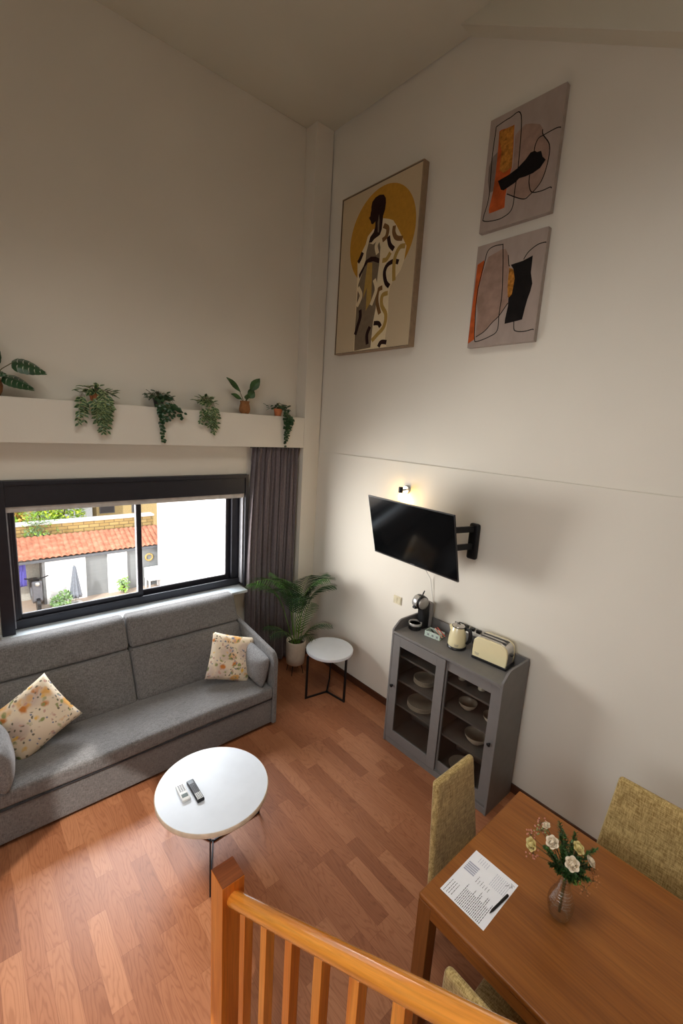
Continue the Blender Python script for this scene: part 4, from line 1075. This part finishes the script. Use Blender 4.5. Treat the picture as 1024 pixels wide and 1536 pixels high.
def text_obj(name, s, size, mat, parent, bold=False):
    cu = bpy.data.curves.new(name, 'FONT'); cu.body = s; cu.size = size; cu.extrude = .0002; cu.align_x = 'CENTER'; cu.space_line = .85
    cu.materials.append(mat); tmp = bpy.data.objects.new(name, cu); me = bpy.data.meshes.new_from_object(tmp); bpy.data.objects.remove(tmp)
    o = bpy.data.objects.new(name, me); COL.objects.link(o); o.parent = parent; return o
kettle()
def toaster():
    t = thing('toaster', 'cream two-slot toaster with steel top on the cabinet', 'toaster', (-.128, -2.335, ZT), (0, 0, radians(5)))
    # length on local y, depth on x
    MB().rbox(-.082, .075, -.142, .142, 0, .026, .008, 4).build('base', M['blackplastic'], t, smooth='all')
    prof = [(-.134,.020),(-.138,.06),(-.138,.12),(-.128,.160),(-.105,.180),(-.07,.188),(.08,.188),(.112,.180),(.132,.160),(.138,.12),(.138,.02)]
    for x0, x1 in ((-.080, -.058), (.048, .070)): MB().prism(prof, 0, x0, x1).build('side_shell', M['cream'], t, bevel=.007, seg=3)
    pr2 = [(a*.985, c if c < .1 else c+.001) for a, c in prof]
    MB().prism(pr2, 0, -.058, .048).build('steel_body', M['steel'], t, bevel=.003)
    for x in (-.028, .018):
        MB().box(x-.010, x+.010, -.105, .105, .1885, .1905).build('slot', M['blackplastic'], t)
    MB().box(-.02, .012, -.152, -.137, .10, .115).build('lever', M['blackplastic'], t, bevel=.003)
    o = text_obj('logo', 'Russell\nHobbs', .013, M['gray'], t)
    o.location = (-.0805, .098, .052); o.rotation_euler = (pi/2, 0, -pi/2)
toaster()
def power_strip():
    t = thing('power_strip', 'white power strip with black plugs on the cabinet back rail', 'power strip', (-.024, -2.06, 1.1605))
    MB().rbox(-.020, .022, -.14, .14, 0, .032, .006, 3).build('housing', M['whiteplastic'], t, smooth='all')
    for k, y in enumerate((.10, .045, -.015, -.075)):
        MB().rbox(-.018, .012, y-.020, y+.020, .032, .060, .006, 2).build('plug', M['blackplastic'], t, smooth='all')
    MB().tube([(-.005, .12, .05), (-.012, .15, .055), (-.014, .135, .02), (-.03, .12, -.03), (-.035, .10, -.08)], .0035, 6).build('lead', M['blackplastic'], t, smooth='all')
    MB().tube([(-.012, -.015, .05), (-.035, -.03, .03), (-.045, -.05, -.03), (-.050, -.08, -.080)], .0035, 6).build('lead', M['blackplastic'], t, smooth='all')
power_strip()

# ------------------------------------------------------------------ dining table, chairs
TX0, TX1, TY0, TY1, TZ = -1.742, -.805, -4.62, -2.952, .75
def dining_table():
    t = thing('dining_table', 'rectangular oak dining table below the stair rail', 'table', ((TX0+TX1)/2, (TY0+TY1)/2, 0)); ox, oy = (TX0+TX1)/2, (TY0+TY1)/2
    a, c, d, e = TX0-ox, TX1-ox, TY0-oy, TY1-oy
    MB().box(a, c, d, e, TZ-.026, TZ).build('tabletop', M['table'], t, bevel=.009, seg=3)
    b = MB(); w = .024
    for q in ((a+.003, a+w, d+.07, e-.07), (c-w, c-.003, d+.07, e-.07), (a+.07, c-.07, e-w, e-.003), (a+.07, c-.07, d+.003, d+w)):
        MB().box(*q, TZ-.085, TZ-.026).build('apron', M['table'], t, bevel=.002)
    for x in (a, c-.072):
        for y in (d, e-.072): MB().box(x+.001, x+.071, y+.001, y+.071, 0, TZ-.026).build('leg', M['pinez2'], t, bevel=.005)
M['pinez2'] = wood('oak_leg', (112,66,28), (132,80,36), (150,94,46), axis=2, scale=1, rough=.45)
dining_table()
def dining_chair(label, x, y, rz):
    t = thing('dining_chair', label, 'chair', (x, y, 0), (0, 0, rz), group=None)
    # back on local +y, seat towards -y; top edge centre is the root
    def bfn(p):
        k = (p.z)/1.0; w = 1.0 if False else (1.28 - .28*max(0, (k-.40)/.6)) if k > .4 else 1.28
        return (p.x*w, p.y - .115*(1-k) + (.004*sin(p.x*9) if False else 0), p.z)
    MB().rbox(-.172, .172, -.020, .020, .40, 1.0, .018, 10, bfn).build('backrest', M['chair'], t, smooth='all')
    def sfn(p):
        g = max(0, 1-(p.x/.23)**4)
        return (p.x, p.y, p.z + (.012*g if p.z > .44 else 0))
    MB().rbox(-.222, .222, -.50, -.085, .385, .468, .022, 10, sfn).build('seat', M['chair'], t, smooth='all')
    for sx in (-1, 1):
        for (y0, y1) in ((-.475, -.475), (-.085, -.075)):
            b = MB(); b.T = Matrix.Identity(4)
            b.prism([(sx*.195-.017, 0), (sx*.195+.017, 0), (sx*.195+.02, .39), (sx*.195-.02, .39)], 1, y0-.018, y0+.018)
            b.build('leg', M['pinez2'], t, bevel=.003)
    return t
dining_chair('woven olive chair at the near end of the table, its back towards the cabinet', -1.24, -2.762, 0)
dining_chair('woven olive chair at the wall side of the table behind the flower vase', -.545, -3.535, -pi/2)
dining_chair('woven olive chair tucked under the table beside the handrail, mostly hidden', -2.035, -3.455, pi/2)

# paper and pen
def paper():
    t = thing('paper_sheet', 'printed white sheet lying on the corner of the dining table', 'paper', (-1.502, -3.115, TZ+.0006))
    MB().box(-.15, .15, -.111, .111, 0, .0007).build('sheet', M['paper'], t)
    rnd = random.Random(3); b = MB(); b.mi = 0
    def line(x0, x1, y, h=.0024, mi=0):
        x = x0
        while x < x1:
            w = min(rnd.uniform(.004, .016), x1-x); b.mi = mi
            b.box(x, x+w*.9, y-h/2, y+h/2, .0007, .0009); x += w+.0018
    for k in range(4): line(-.142+k*.003, -.065, .098-k*.013 if k < 2 else .075-(k-2)*.012, .0024)
    ys = [.038-.0075*k for k in range(17)]
    for k, y in enumerate(ys): line(-.142, -.012-rnd.choice((0, 0, .04, .015)), y, .0026)
    for k in range(6): line(.005, .015+rnd.uniform(.01,.03), .060-.02*k*.6-.035, .002)
    for k in range(5): line(.10, .135, .02-.011*k+.05, .002, 1)
    for k in range(9): line(.045, .125, -.022-.0085*k, .0018, 1)
    b.mi = 1
    for k in range(5): b.box(.02+k*.012, .028+k*.012, .045, .100, .0007, .0009)
    b.build('printed_text', [M['ink'], M['inklight']], t)
    b = MB(); b.tube([(.10,-.075,.001),(.115,-.082,.001),(.105,-.092,.001),(.125,-.095,.001),(.112,-.10,.001),(.132,-.086,.001),(.128,-.104,.001)], .0009, 5); b.build('signature', M['ink'], t)
paper()
def pen():
    t = thing('pen', 'black pen lying across the printed sheet', 'pen', (-1.500, -3.213, TZ+.0065), (0, 0, radians(-5)))
    b = MB(); b.T = Matrix.Rotation(pi/2, 4, 'Y'); b.lathe([(.0012,-.072),(.003,-.062),(.0052,-.052),(.0052,.01),(.0058,.012),(.0058,.06),(.005,.064),(0,.065)], 16); b.build('barrel', M['blackplastic'], t, smooth=True)
    MB().box(.02, .062, -.0012, .0012, .005, .0075).build('clip', M['blackplastic'], t)
pen()
# vase and flowers
def vase():
    gm = glass_mat('ribbed_glass', (.985,.98,.965,1), gloss=.15)
    t = thing('glass_vase', 'ribbed clear glass vase on the dining table', 'vase', (-1.330, -3.400, TZ+.0008))
    def rip(r_, z, th): return r_ + .0022*sin(z*560)*(1 if .01 < z < .185 else 0)
    pr = [(.034 + .0, .0)] + [(.040 + .012*sin(pi*min(1, k/44/.72)) - .0255*max(0, (k/44-.35)/.65)**1.2, .004+.196*k/44*1.0) for k in range(0, 45)]
    pr2 = [(max(.004, a-.003), z+.002) for a, z in reversed(pr)]
    MB().lathe(pr+pr2, 48, ripple=rip, cap=False).build('glass_body', gm, t, smooth='all')
    wm = glass_mat('vase_water', (.97,.98,.97,1), gloss=.02)
    MB().lathe([(.034,.006),(.043,.03),(.045,.07),(.0,.07)], 32).build('water', wm, t, smooth=True)
vase()
def bouquet():
    t = thing('bouquet', 'small bouquet of cream roses and greenery in the glass vase', 'flowers', (-1.330, -3.400, TZ+.012))
    O = Vector((-1.330, -3.400, TZ+.012)); rnd = random.Random(9); V = Vector; neck = V((0, 0, .185))
    def stem(b, P, r_=.0016):
        b.tube([(0.004*rnd.uniform(-1,1), .004*rnd.uniform(-1,1), .004), tuple(neck+V((rnd.uniform(-.006,.006), rnd.uniform(-.006,.006), 0))), tuple(neck.lerp(P, .5)+V((0,0,.02))), tuple(P)], r_, 5)
    # evergreen sprigs
    tips = [(-1.326,-3.34,1.173),(-1.268,-3.391,1.123),(-1.216,-3.464,1.069),(-1.346,-3.442,.975),(-1.392,-3.351,1.01),(-1.36,-3.42,1.08),(-1.30,-3.43,1.05),(-1.38,-3.38,1.12),(-1.35,-3.36,1.14),(-1.27,-3.45,1.02),(-1.40,-3.42,1.05),(-1.33,-3.46,1.03),(-1.29,-3.36,1.10),(-1.42,-3.33,1.10),(-1.32,-3.40,1.12),(-1.26,-3.42,1.07),(-1.31,-3.48,.99),(-1.39,-3.32,1.07),(-1.37,-3.45,1.02),(-1.24,-3.47,1.0)]
    for i, p in enumerate(tips):
        P = V(p)-O; b = MB(); b.mi = 2; stem(b, P); b.mi = 0
        a = neck.lerp(P, .22)
        for k in range(115):
            q = k/114; C_ = a.lerp(P, q) + V((0,0,.012*sin(q*pi)))
            d = V((rnd.uniform(-1,1), rnd.uniform(-1,1), rnd.uniform(-.5,1))).normalized() + (P-a).normalized()*.7
            b.mi = 1 if rnd.random() < .4 else 0
            leaf(b, C_, d, V((rnd.random()-.5, rnd.random()-.5, 1)), .024*(1.2-.6*q), .0044, False, ma=b.mi, shape=(.3,1,.9,0.))
        b.build('sprig', [M['leaf'], M['palmleaf'], M['stem']], t, fix=False)
    def rose(p, r_, mat, up):
        P = V(p)-O; b = MB(); b.mi = 1; stem(b, P-V(up)*.01, .0018); b.mi = 0
        up = V(up).normalized(); a = up.orthogonal().normalized(); c = up.cross(a)
        for ring, (n, rad, tilt, hh) in enumerate([(3,.25,.15,1.0),(4,.5,.35,.95),(5,.75,.65,.8),(6,1.,1.05,.6)]):
            for k in range(n):
                th = 2*pi*k/n + ring*.6; o_ = a*cos(th)+c*sin(th); s_ = up.cross(o_)
                base = P + o_*r_*rad*.25
                def fn(u_, v_):
                    x = (u_-.5)*2; w = r_*(.55+.35*rad)*sin(pi*(.15+.75*v_))**.6
                    q = base + s_*x*w + o_*r_*(rad*.75*v_ - .28*x*x*v_) + up*r_*hh*v_*(1-.25*tilt*v_)
                    return q + o_*r_*.12*tilt*max(0, v_-.7)*3
                b.grid(fn, 6, 5)
        b.ball(tuple(P+up*r_*.42), r_*.40, 10, 8, (1,1,1.2))
        b.build('rose', [M[mat], M['stem']], t, smooth='all', fix=False)
    rose((-1.408,-3.434,1.105), 0.0263, 'petal', (-.7,-.3,.7)); rose((-1.44,-3.361,1.165), 0.0238, 'petal', (-.6,.0,.8))
    rose((-1.465,-3.296,1.118), 0.0250, 'petaly', (-.7,.3,.3)); rose((-1.345,-3.427,1.13), 0.0238, 'petaly', (-.1,-.5,.8))
    rose((-1.387,-3.312,1.17), 0.0163, 'petal', (-.3,.3,.9)); rose((-1.272,-3.461,1.04), 0.0225, 'petal', (.4,-.6,.6))
    def berries(p, mat, n=16, s_=.022):
        P = V(p)-O; b = MB(); b.mi = 1; stem(b, P, .0011)
        for k in range(n):
            q = P + V((rnd.uniform(-1,1), rnd.uniform(-1,1), rnd.uniform(-1,1)))*s_
            b.mi = 1; b.tube([tuple(P), tuple(q)], .0006, 4); b.mi = 0; b.ball(tuple(q), .0035, 7, 5)
        b.build('berry_spray', [M[mat], M['stem']], t, smooth='all')
    for p in ((-1.441,-3.274,1.13),(-1.387,-3.288,1.165),(-1.459,-3.30,1.072)): berries(p, 'pink')
    M['apricot'] = plain('berry_apricot', (196,132,82), .7)
    for p in ((-1.252,-3.476,1.0),(-1.258,-3.485,.955),(-1.307,-3.474,.94)): berries(p, 'apricot', 14)
    berries((-1.405,-3.30,1.15), 'leafpale', 18); berries((-1.35,-3.45,.985), 'leafbright', 14, .014)
bouquet()

# ------------------------------------------------------------------ stair rail
def railing():
    t = thing('stair_railing', 'varnished pine stair handrail with newel post and square balusters', 'railing', (-2.51, -2.61, 0))
    ox, oy = 2.51, 2.61; RZ, RS = 1.033, .696
    zr = lambda y: RZ + RS*(-2.66-y)
    MB().box(-.0455, .0455, -.05, .046, 0, 1.108).build('newel_post', M['pinez'], t, bevel=.003)
    MB().box(-.0445, .0445, -.049, .045, 1.108, 1.1105).build('post_cap', M['pinetop'], t, bevel=.001)
    yE = -4.9
    b = MB(); pts = [(0, -2.655+oy-.0, zr(-2.655)), (0, -2.69+oy, zr(-2.69)), (0, yE+oy, zr(yE))]
    d_ = Vector(pts[2])-Vector(pts[0]); L_ = d_.length
    prof_ = [(.018, -.004), (.0245, -.002), (.028, .004), (.0285, .012), (.0285, L_)]
    b.T = Matrix.Rotation(pi/2, 4, 'X'); b.lathe(prof_, 36)
    b.build('handrail', M['pine'], t, smooth=True, loc=pts[0], rot=(-atan2(d_.z, -d_.y), 0, 0))
    # lower string that the balusters stand on
    zs_ = lambda y: zr(y) - .86
    def quad(y0, y1, lo, hi): return [(y0+oy, zr(y0)+lo), (y1+oy, zr(y1)+lo), (y1+oy, zr(y1)+hi), (y0+oy, zr(y0)+hi)]
    MB().prism(quad(-2.66, yE, -1.03, -.80), 0, -.020, .020).build('stair_string', M['pinez'], t, bevel=.003)
    for y in [-2.757 - .137*k for k in range(15)]:
        MB().prism([(y+oy-.0175, zr(y)-.82), (y+oy+.0175, zr(y)-.82), (y+oy+.0175, zr(y)-.02-.0), (y+oy-.0175, zr(y)-.02)], 0, -.0175, .0175).build('baluster', M['pinez'], t, bevel=.002)
railing()

# ------------------------------------------------------------------ courtyard outside the window
GZ, YF2 = -2.8, 10.83
struct(MB().box(-14, 14, .5, 34, GZ-.2, GZ).build('ground', plain('courtyard_paving', (178,160,144), .9, 0, .12, 2)))
def tile_mat():
    t = NT('roof_tiles'); v = t.coord()
    n = t.noise(v, 6, 3); c = t.ramp(n, [(.3, lin((166,108,84))), (.55, lin((196,130,104))), (.75, lin((206,146,120)))])
    t.col(c); t.set(Roughness=.9); return t.m
def stone_mat():
    t = NT('stone_blocks'); b = t.n('ShaderNodeTexBrick'); t.l(t.coord((1,1,1), (pi/2,0,0)), b.inputs['Vector'])
    b.inputs['Scale'].default_value = 1; b.inputs['Brick Width'].default_value = .30; b.inputs['Row Height'].default_value = .11; b.inputs['Mortar Size'].default_value = .012
    b.inputs['Color1'].default_value = lin((196,168,112)); b.inputs['Color2'].default_value = lin((176,146,92)); b.inputs['Mortar'].default_value = lin((128,108,76))
    t.l(b.outputs[0], t.b.inputs['Base Color']); t.set(Roughness=.95); return t.m
OW = plain('outside_white', (236,236,238), .8, 0, .03, 2)
OG = plain('outside_grey_door', (128,132,134), .7, 0, .06, 3, stretch=(.3,1,6))
def outbuilding():
    t = thing('garden_outbuilding', 'low white outbuilding with a red tiled roof across the courtyard', 'building', (0, YF2, GZ))
    H = 1.36
    MB().box(-1.405, -.372, -.08, .0, 0, H-.08).build('wall_panel', OW, t)
    MB().box(.240, .800, -.08, .0, 0, H-.06).build('wall_panel', OW, t)
    MB().box(-6, 2.4, .55, .65, 0, H).build('rear_wall', plain('outside_pale', (206,206,198), .9), t)
    MB().box(-.372, .240, .0, .03, 0, H-.05).build('door', OG, t); MB().box(.800, 1.9, .0, .03, 0, H-.05).build('door', OG, t)
    MB().box(-1.47, -1.405, -.06, .5, 0, H).build('post', plain('outside_post', (120,122,124), .7), t)
    MB().box(-6, 2.4, -.10, -.02, H-.07, H+.01).build('gutter', plain('gutter_grey', (92,96,102), .6), t)
    def fn(u_, v_):
        x = -6 + 8.4*u_; d = -.12 + .92*v_
        row = (v_*5) % 1.0
        return (x, d, H + .02 + .47*(d+.1) + .038*abs(cos(x*pi/.15)) + .03*(1-row))
    b = MB(); b.grid(fn, 540, 40); b.build('tiled_roof', tile_mat(), t, smooth=True, solid=.02)
outbuilding()
t = thing('towel', 'purple-blue towel hanging at the left of the outbuilding porch', 'towel', (-1.93, YF2+.05, GZ+1.33))
MB().grid(lambda a, c: (-.085+.17*a, .012*sin(a*14+c*3), -.72*c), 16, 12).build('cloth', plain('towel_violet', (92,88,168), .95), t, smooth='all', solid=.01)
MB().tube([(-.8, 0, .0), (.42, 0, .0)], .012, 6).build('line', M['blackmetal'], t)
def scooter():
    t = thing('scooter', 'grey motor scooter parked in the outbuilding porch', 'scooter', (-1.66, YF2-.15, GZ))
    g = plain('scooter_grey', (96,98,104), .4, .2)
    for y in (-.30, .42): 
        b = MB(); b.T = Matrix.Translation((0, y, .2)) @ Matrix.Rotation(pi/2, 4, 'Y'); b.lathe([(.12,-.04),(.19,-.045),(.2,0),(.19,.045),(.12,.04)], 24, cap=True); b.build('wheel', M['blackplastic'], t, smooth=True)
    MB().prism([(-.36,.30),(-.30,.85),(-.24,.87),(-.18,.40),(.1,.30),(.25,.55),(.55,.62),(.6,.45),(.45,.30),(.2,.18),(-.2,.2)], 0, -.12, .12).build('body', g, t, bevel=.04, seg=3)
    MB().rbox(-.12, .12, .05, .6, .60, .72, .05, 4).build('seat', M['blackplastic'], t, smooth='all')
    MB().tube([(-.28,-.25,.98),(-.1,-.3,.94),(.1,-.3,.94),(.28,-.25,.98)], .018, 8).build('handlebar', M['blackmetal'], t, smooth='all')
    MB().ball((0,-.36,.80), .06, 12, 8, (1,.6,1)).build('headlight', M['silver'], t, smooth='all')
scooter()
def parasol():
    t = thing('closed_parasol', 'closed pale parasol standing before the white outbuilding wall', 'parasol', (-.74, YF2-.45, GZ))
    g = plain('parasol_cloth', (120,126,136), .9)
    MB().tube([(0,0,0),(0,0,1.22)], .018, 8).build('pole', M['silver'], t)
    MB().lathe([(.01,1.20),(.04,1.12),(.07,.85),(.10,.60),(.13,.32),(.15,.22),(.12,.24)], 40, ripple=lambda r_, z, th: r_*(1+.25*sin(th*8)), cap=False).build('folded_canopy', g, t, smooth='all')
    MB().lathe([(.16,0),(.16,.05),(.03,.08)], 24).build('base', M['silver'], t)
parasol()
t = thing('garden_chair', 'white garden chair at the right end of the outbuilding', 'chair', (1.52, YF2-.35, GZ))
MB().box(-.22, .22, -.22, .22, .34, .38).build('seat', OW, t); MB().box(-.22, .22, .19, .23, .38, .68).build('backrest', OW, t)
for a_ in (-.19, .19):
    for c_ in (-.19, .19): MB().box(a_-.02, a_+.02, c_-.02, c_+.02, 0, .34).build('leg', OW, t)
t = thing('door_wreath', 'round dried-flower wreath on the grey outbuilding door', 'wreath', (1.50, YF2-.02, GZ+.98))
b = MB(); b.tube([(.11*cos(k*pi/12), 0, .11*sin(k*pi/12)) for k in range(25)], .03, 8); b.build('ring', plain('wreath_straw', (176,152,96), .95, 0, .4, 40), t, smooth='all')
# grey stone wall behind the roof
b = MB().box(-7, 2.02, 11.9, 12.2, GZ, -.66); o = b.build('stone_wall', stone_mat()); struct(o)
struct(MB().box(-7, 2.04, 11.86, 12.24, -.66, -.60).build('stone_wall_coping', OW))
# neighbouring rendered wall closing the courtyard on the right
struct(MB().box(1.72, 2.0, .7, 10.62, GZ, 4.2).build('neighbour_wall', OW))
def far_house(name, label, x0, x1, y, z1, mat, wins):
    t = thing(name, label, 'building', (x0, y, GZ))
    MB().box(0, x1-x0, 0, 4, 0, z1-GZ).build('wall', mat, t)
    MB().box(-.15, x1-x0+.15, -.15, 4.1, z1-GZ, z1-GZ+.12).build('roof_slab', OW, t)
    for (a, c, d, e) in wins:
        w = MB().box(a, c, -.04, .0, d, e).build('window', M['gray'], t)
        MB().box(a+.04, c-.04, -.05, -.04, d+.04, e-.04).build('pane', plain('dim_glass', (92,88,90), .3), w)
far_house('far_house', 'pale grey house wall far behind the stone wall', .0, 1.22, 17.2, .6, plain('pale_grey', (206,208,212), .9), [])
far_house('far_house', 'cream house with a dark window far behind the stone wall', 1.60, 6.4, 18.2, -1.18, plain('pale_yellow', (232,204,146), .9), [(.12,.75,1.06,1.5),(1.5,1.9,1.0,1.4)])
def tree(name, label, c, sx, sy, sz, mats, seed, n=1500, trunk=True):
    t = thing(name, label, 'tree' if trunk else 'shrub', c)
    rnd = random.Random(seed); b = MB()
    blobs = [Vector((rnd.uniform(-1,1)*sx*.6, rnd.uniform(-1,1)*sy*.6, sz*(.45+rnd.uniform(0,.5)))) for k in range(9)]
    for k in range(n):
        B = rnd.choice(blobs); d = Vector((rnd.gauss(0,1), rnd.gauss(0,1), rnd.gauss(0,1))).normalized()
        P = B + Vector((d.x*sx*.42, d.y*sy*.42, d.z*sz*.26))*rnd.uniform(.75, 1.05)
        b.mi = 0 if rnd.random() < .62 else 1
        leaf(b, P, d + Vector((rnd.uniform(-.7,.7), rnd.uniform(-.7,.7), rnd.uniform(-.7,.4))), (rnd.random()-.5, rnd.random()-.5, 1), .13 if trunk else .09, .07 if trunk else .04, False, ma=b.mi, shape=(.2,1,.8,0.))
    b.build('foliage', mats, t, fix=False)
    b = MB()
    for B in blobs: b.tube([(0,0,0), (B.x*.3, B.y*.3, B.z*.5), tuple(B)], [.05,.035,.015] if trunk else [.015,.01,.006], 6)
    b.build('trunk' if trunk else 'stem', M['stem'], t)
YG = plain('foliage_lime', (206,226,72), .8, 0, .2, 3); GG = plain('foliage_green', (150,190,76), .8, 0, .2, 3); OR = plain('foliage_amber', (226,190,96), .8, 0, .2, 3); GB = plain('foliage_sage', (138,166,122), .8, 0, .2, 3)
tree('garden_tree', 'bright lime green tree rising behind the stone wall', (-.62, 14.2, GZ), 1.0, .8, 3.6, [YG, GG], 1, 3200)
tree('garden_tree', 'amber and green tree left of the stone wall, by the window edge', (-1.80, 12.7, GZ), .42, .35, 3.0, [OR, GG], 2, 1800)
tree('garden_shrub', 'sage green shrub at the foot of the stone wall above the roof', (-1.30, 11.72, GZ), .50, .09, 2.45, [GB, GG], 3, 900, False)
tree('garden_shrub', 'low green shrub beside the closed parasol', (-1.14, YF2-.52, GZ), .28, .22, .38, [GB, M['leafbright']], 4, 500, False)
tree('garden_shrub', 'small green plant before the narrow white outbuilding panel', (.62, YF2-.3, GZ), .16, .14, .40, [GB, GG], 5, 220, False)

# ------------------------------------------------------------------ light
w = bpy.data.worlds.new('world'); SC.world = w; w.use_nodes = True
nt = w.node_tree; bg = nt.nodes['Background']
sky = nt.nodes.new('ShaderNodeTexSky'); sky.sky_type = 'HOSEK_WILKIE'; sky.turbidity = 4; sky.ground_albedo = .4
sky.sun_direction = Vector((-.35, -.55, .75)).normalized()
mx = nt.nodes.new('ShaderNodeMix'); mx.data_type = 'RGBA'; mx.inputs[0].default_value = .75; mx.inputs[7].default_value = (.86, .93, 1, 1)
nt.links.new(sky.outputs[0], mx.inputs[6]); nt.links.new(mx.outputs[2], bg.inputs[0]); bg.inputs[1].default_value = 1.2
def light(name, kind, loc, energy, color, target=None, size=None, angle=None, spread=None):
    ld = bpy.data.lights.new(name, kind); ld.energy = energy; ld.color = color
    if size: ld.shape = 'RECTANGLE'; ld.size, ld.size_y = size
    if angle: ld.angle = angle
    if spread: ld.spread = spread
    lo = bpy.data.objects.new(name, ld); COL.objects.link(lo); lo.location = loc
    if target is not None: lo.rotation_euler = (Vector(target)-Vector(loc)).to_track_quat('-Z', 'Y').to_euler()
    return lo
light('sun', 'SUN', (-9, -2, 10), 3.9, (1, .96, .90), (0, 4, 0), angle=radians(1))
light('sky_panel_over_courtyard', 'AREA', (-1.2, 4.3, 5.6), 1500, (.88, .94, 1), (-1.9, .3, 1.5), (5.0, 3.0))  # added area panel, unseen from the camera, boosting sky light through the window
light('fill_panel_beside_courtyard', 'AREA', (-7.0, 4.2, 1.2), 3600, (1, .985, .96), (-1.9, .3, 1.6), (6.5, 6.5))  # added unseen panel throwing low side light through the window onto the picture wall
light('fill_through_added_window', 'AREA', (XL-1.0, -3.0, 2.9), 115, (.97, .98, 1), (XL, -3.1, 2.1), (3.0, 2.6))  # added panel lighting rail and table through the added left window
light('ceiling_fill_light', 'AREA', ((KX0+KX1)/2, (KY0+KY1)/2, HC-.05), 44, (1, .97, .90), ((KX0+KX1)/2, (KY0+KY1)/2, 0), (2.2, 1.3), spread=radians(120))  # added overhead fill, shining down from the added ceiling panel

SC.view_settings.view_transform = 'Standard'; SC.view_settings.look = 'None'
SC.view_settings.exposure = 0; SC.view_settings.gamma = 1; SC.view_settings.use_curve_mapping = False
cy = SC.cycles
cy.use_denoising = True; cy.max_bounces = 8; cy.diffuse_bounces = 5; cy.glossy_bounces = 3; cy.transmission_bounces = 6; cy.transparent_max_bounces = 12
cy.caustics_reflective = False; cy.caustics_refractive = False; cy.sample_clamp_indirect = 6; cy.use_adaptive_sampling = False
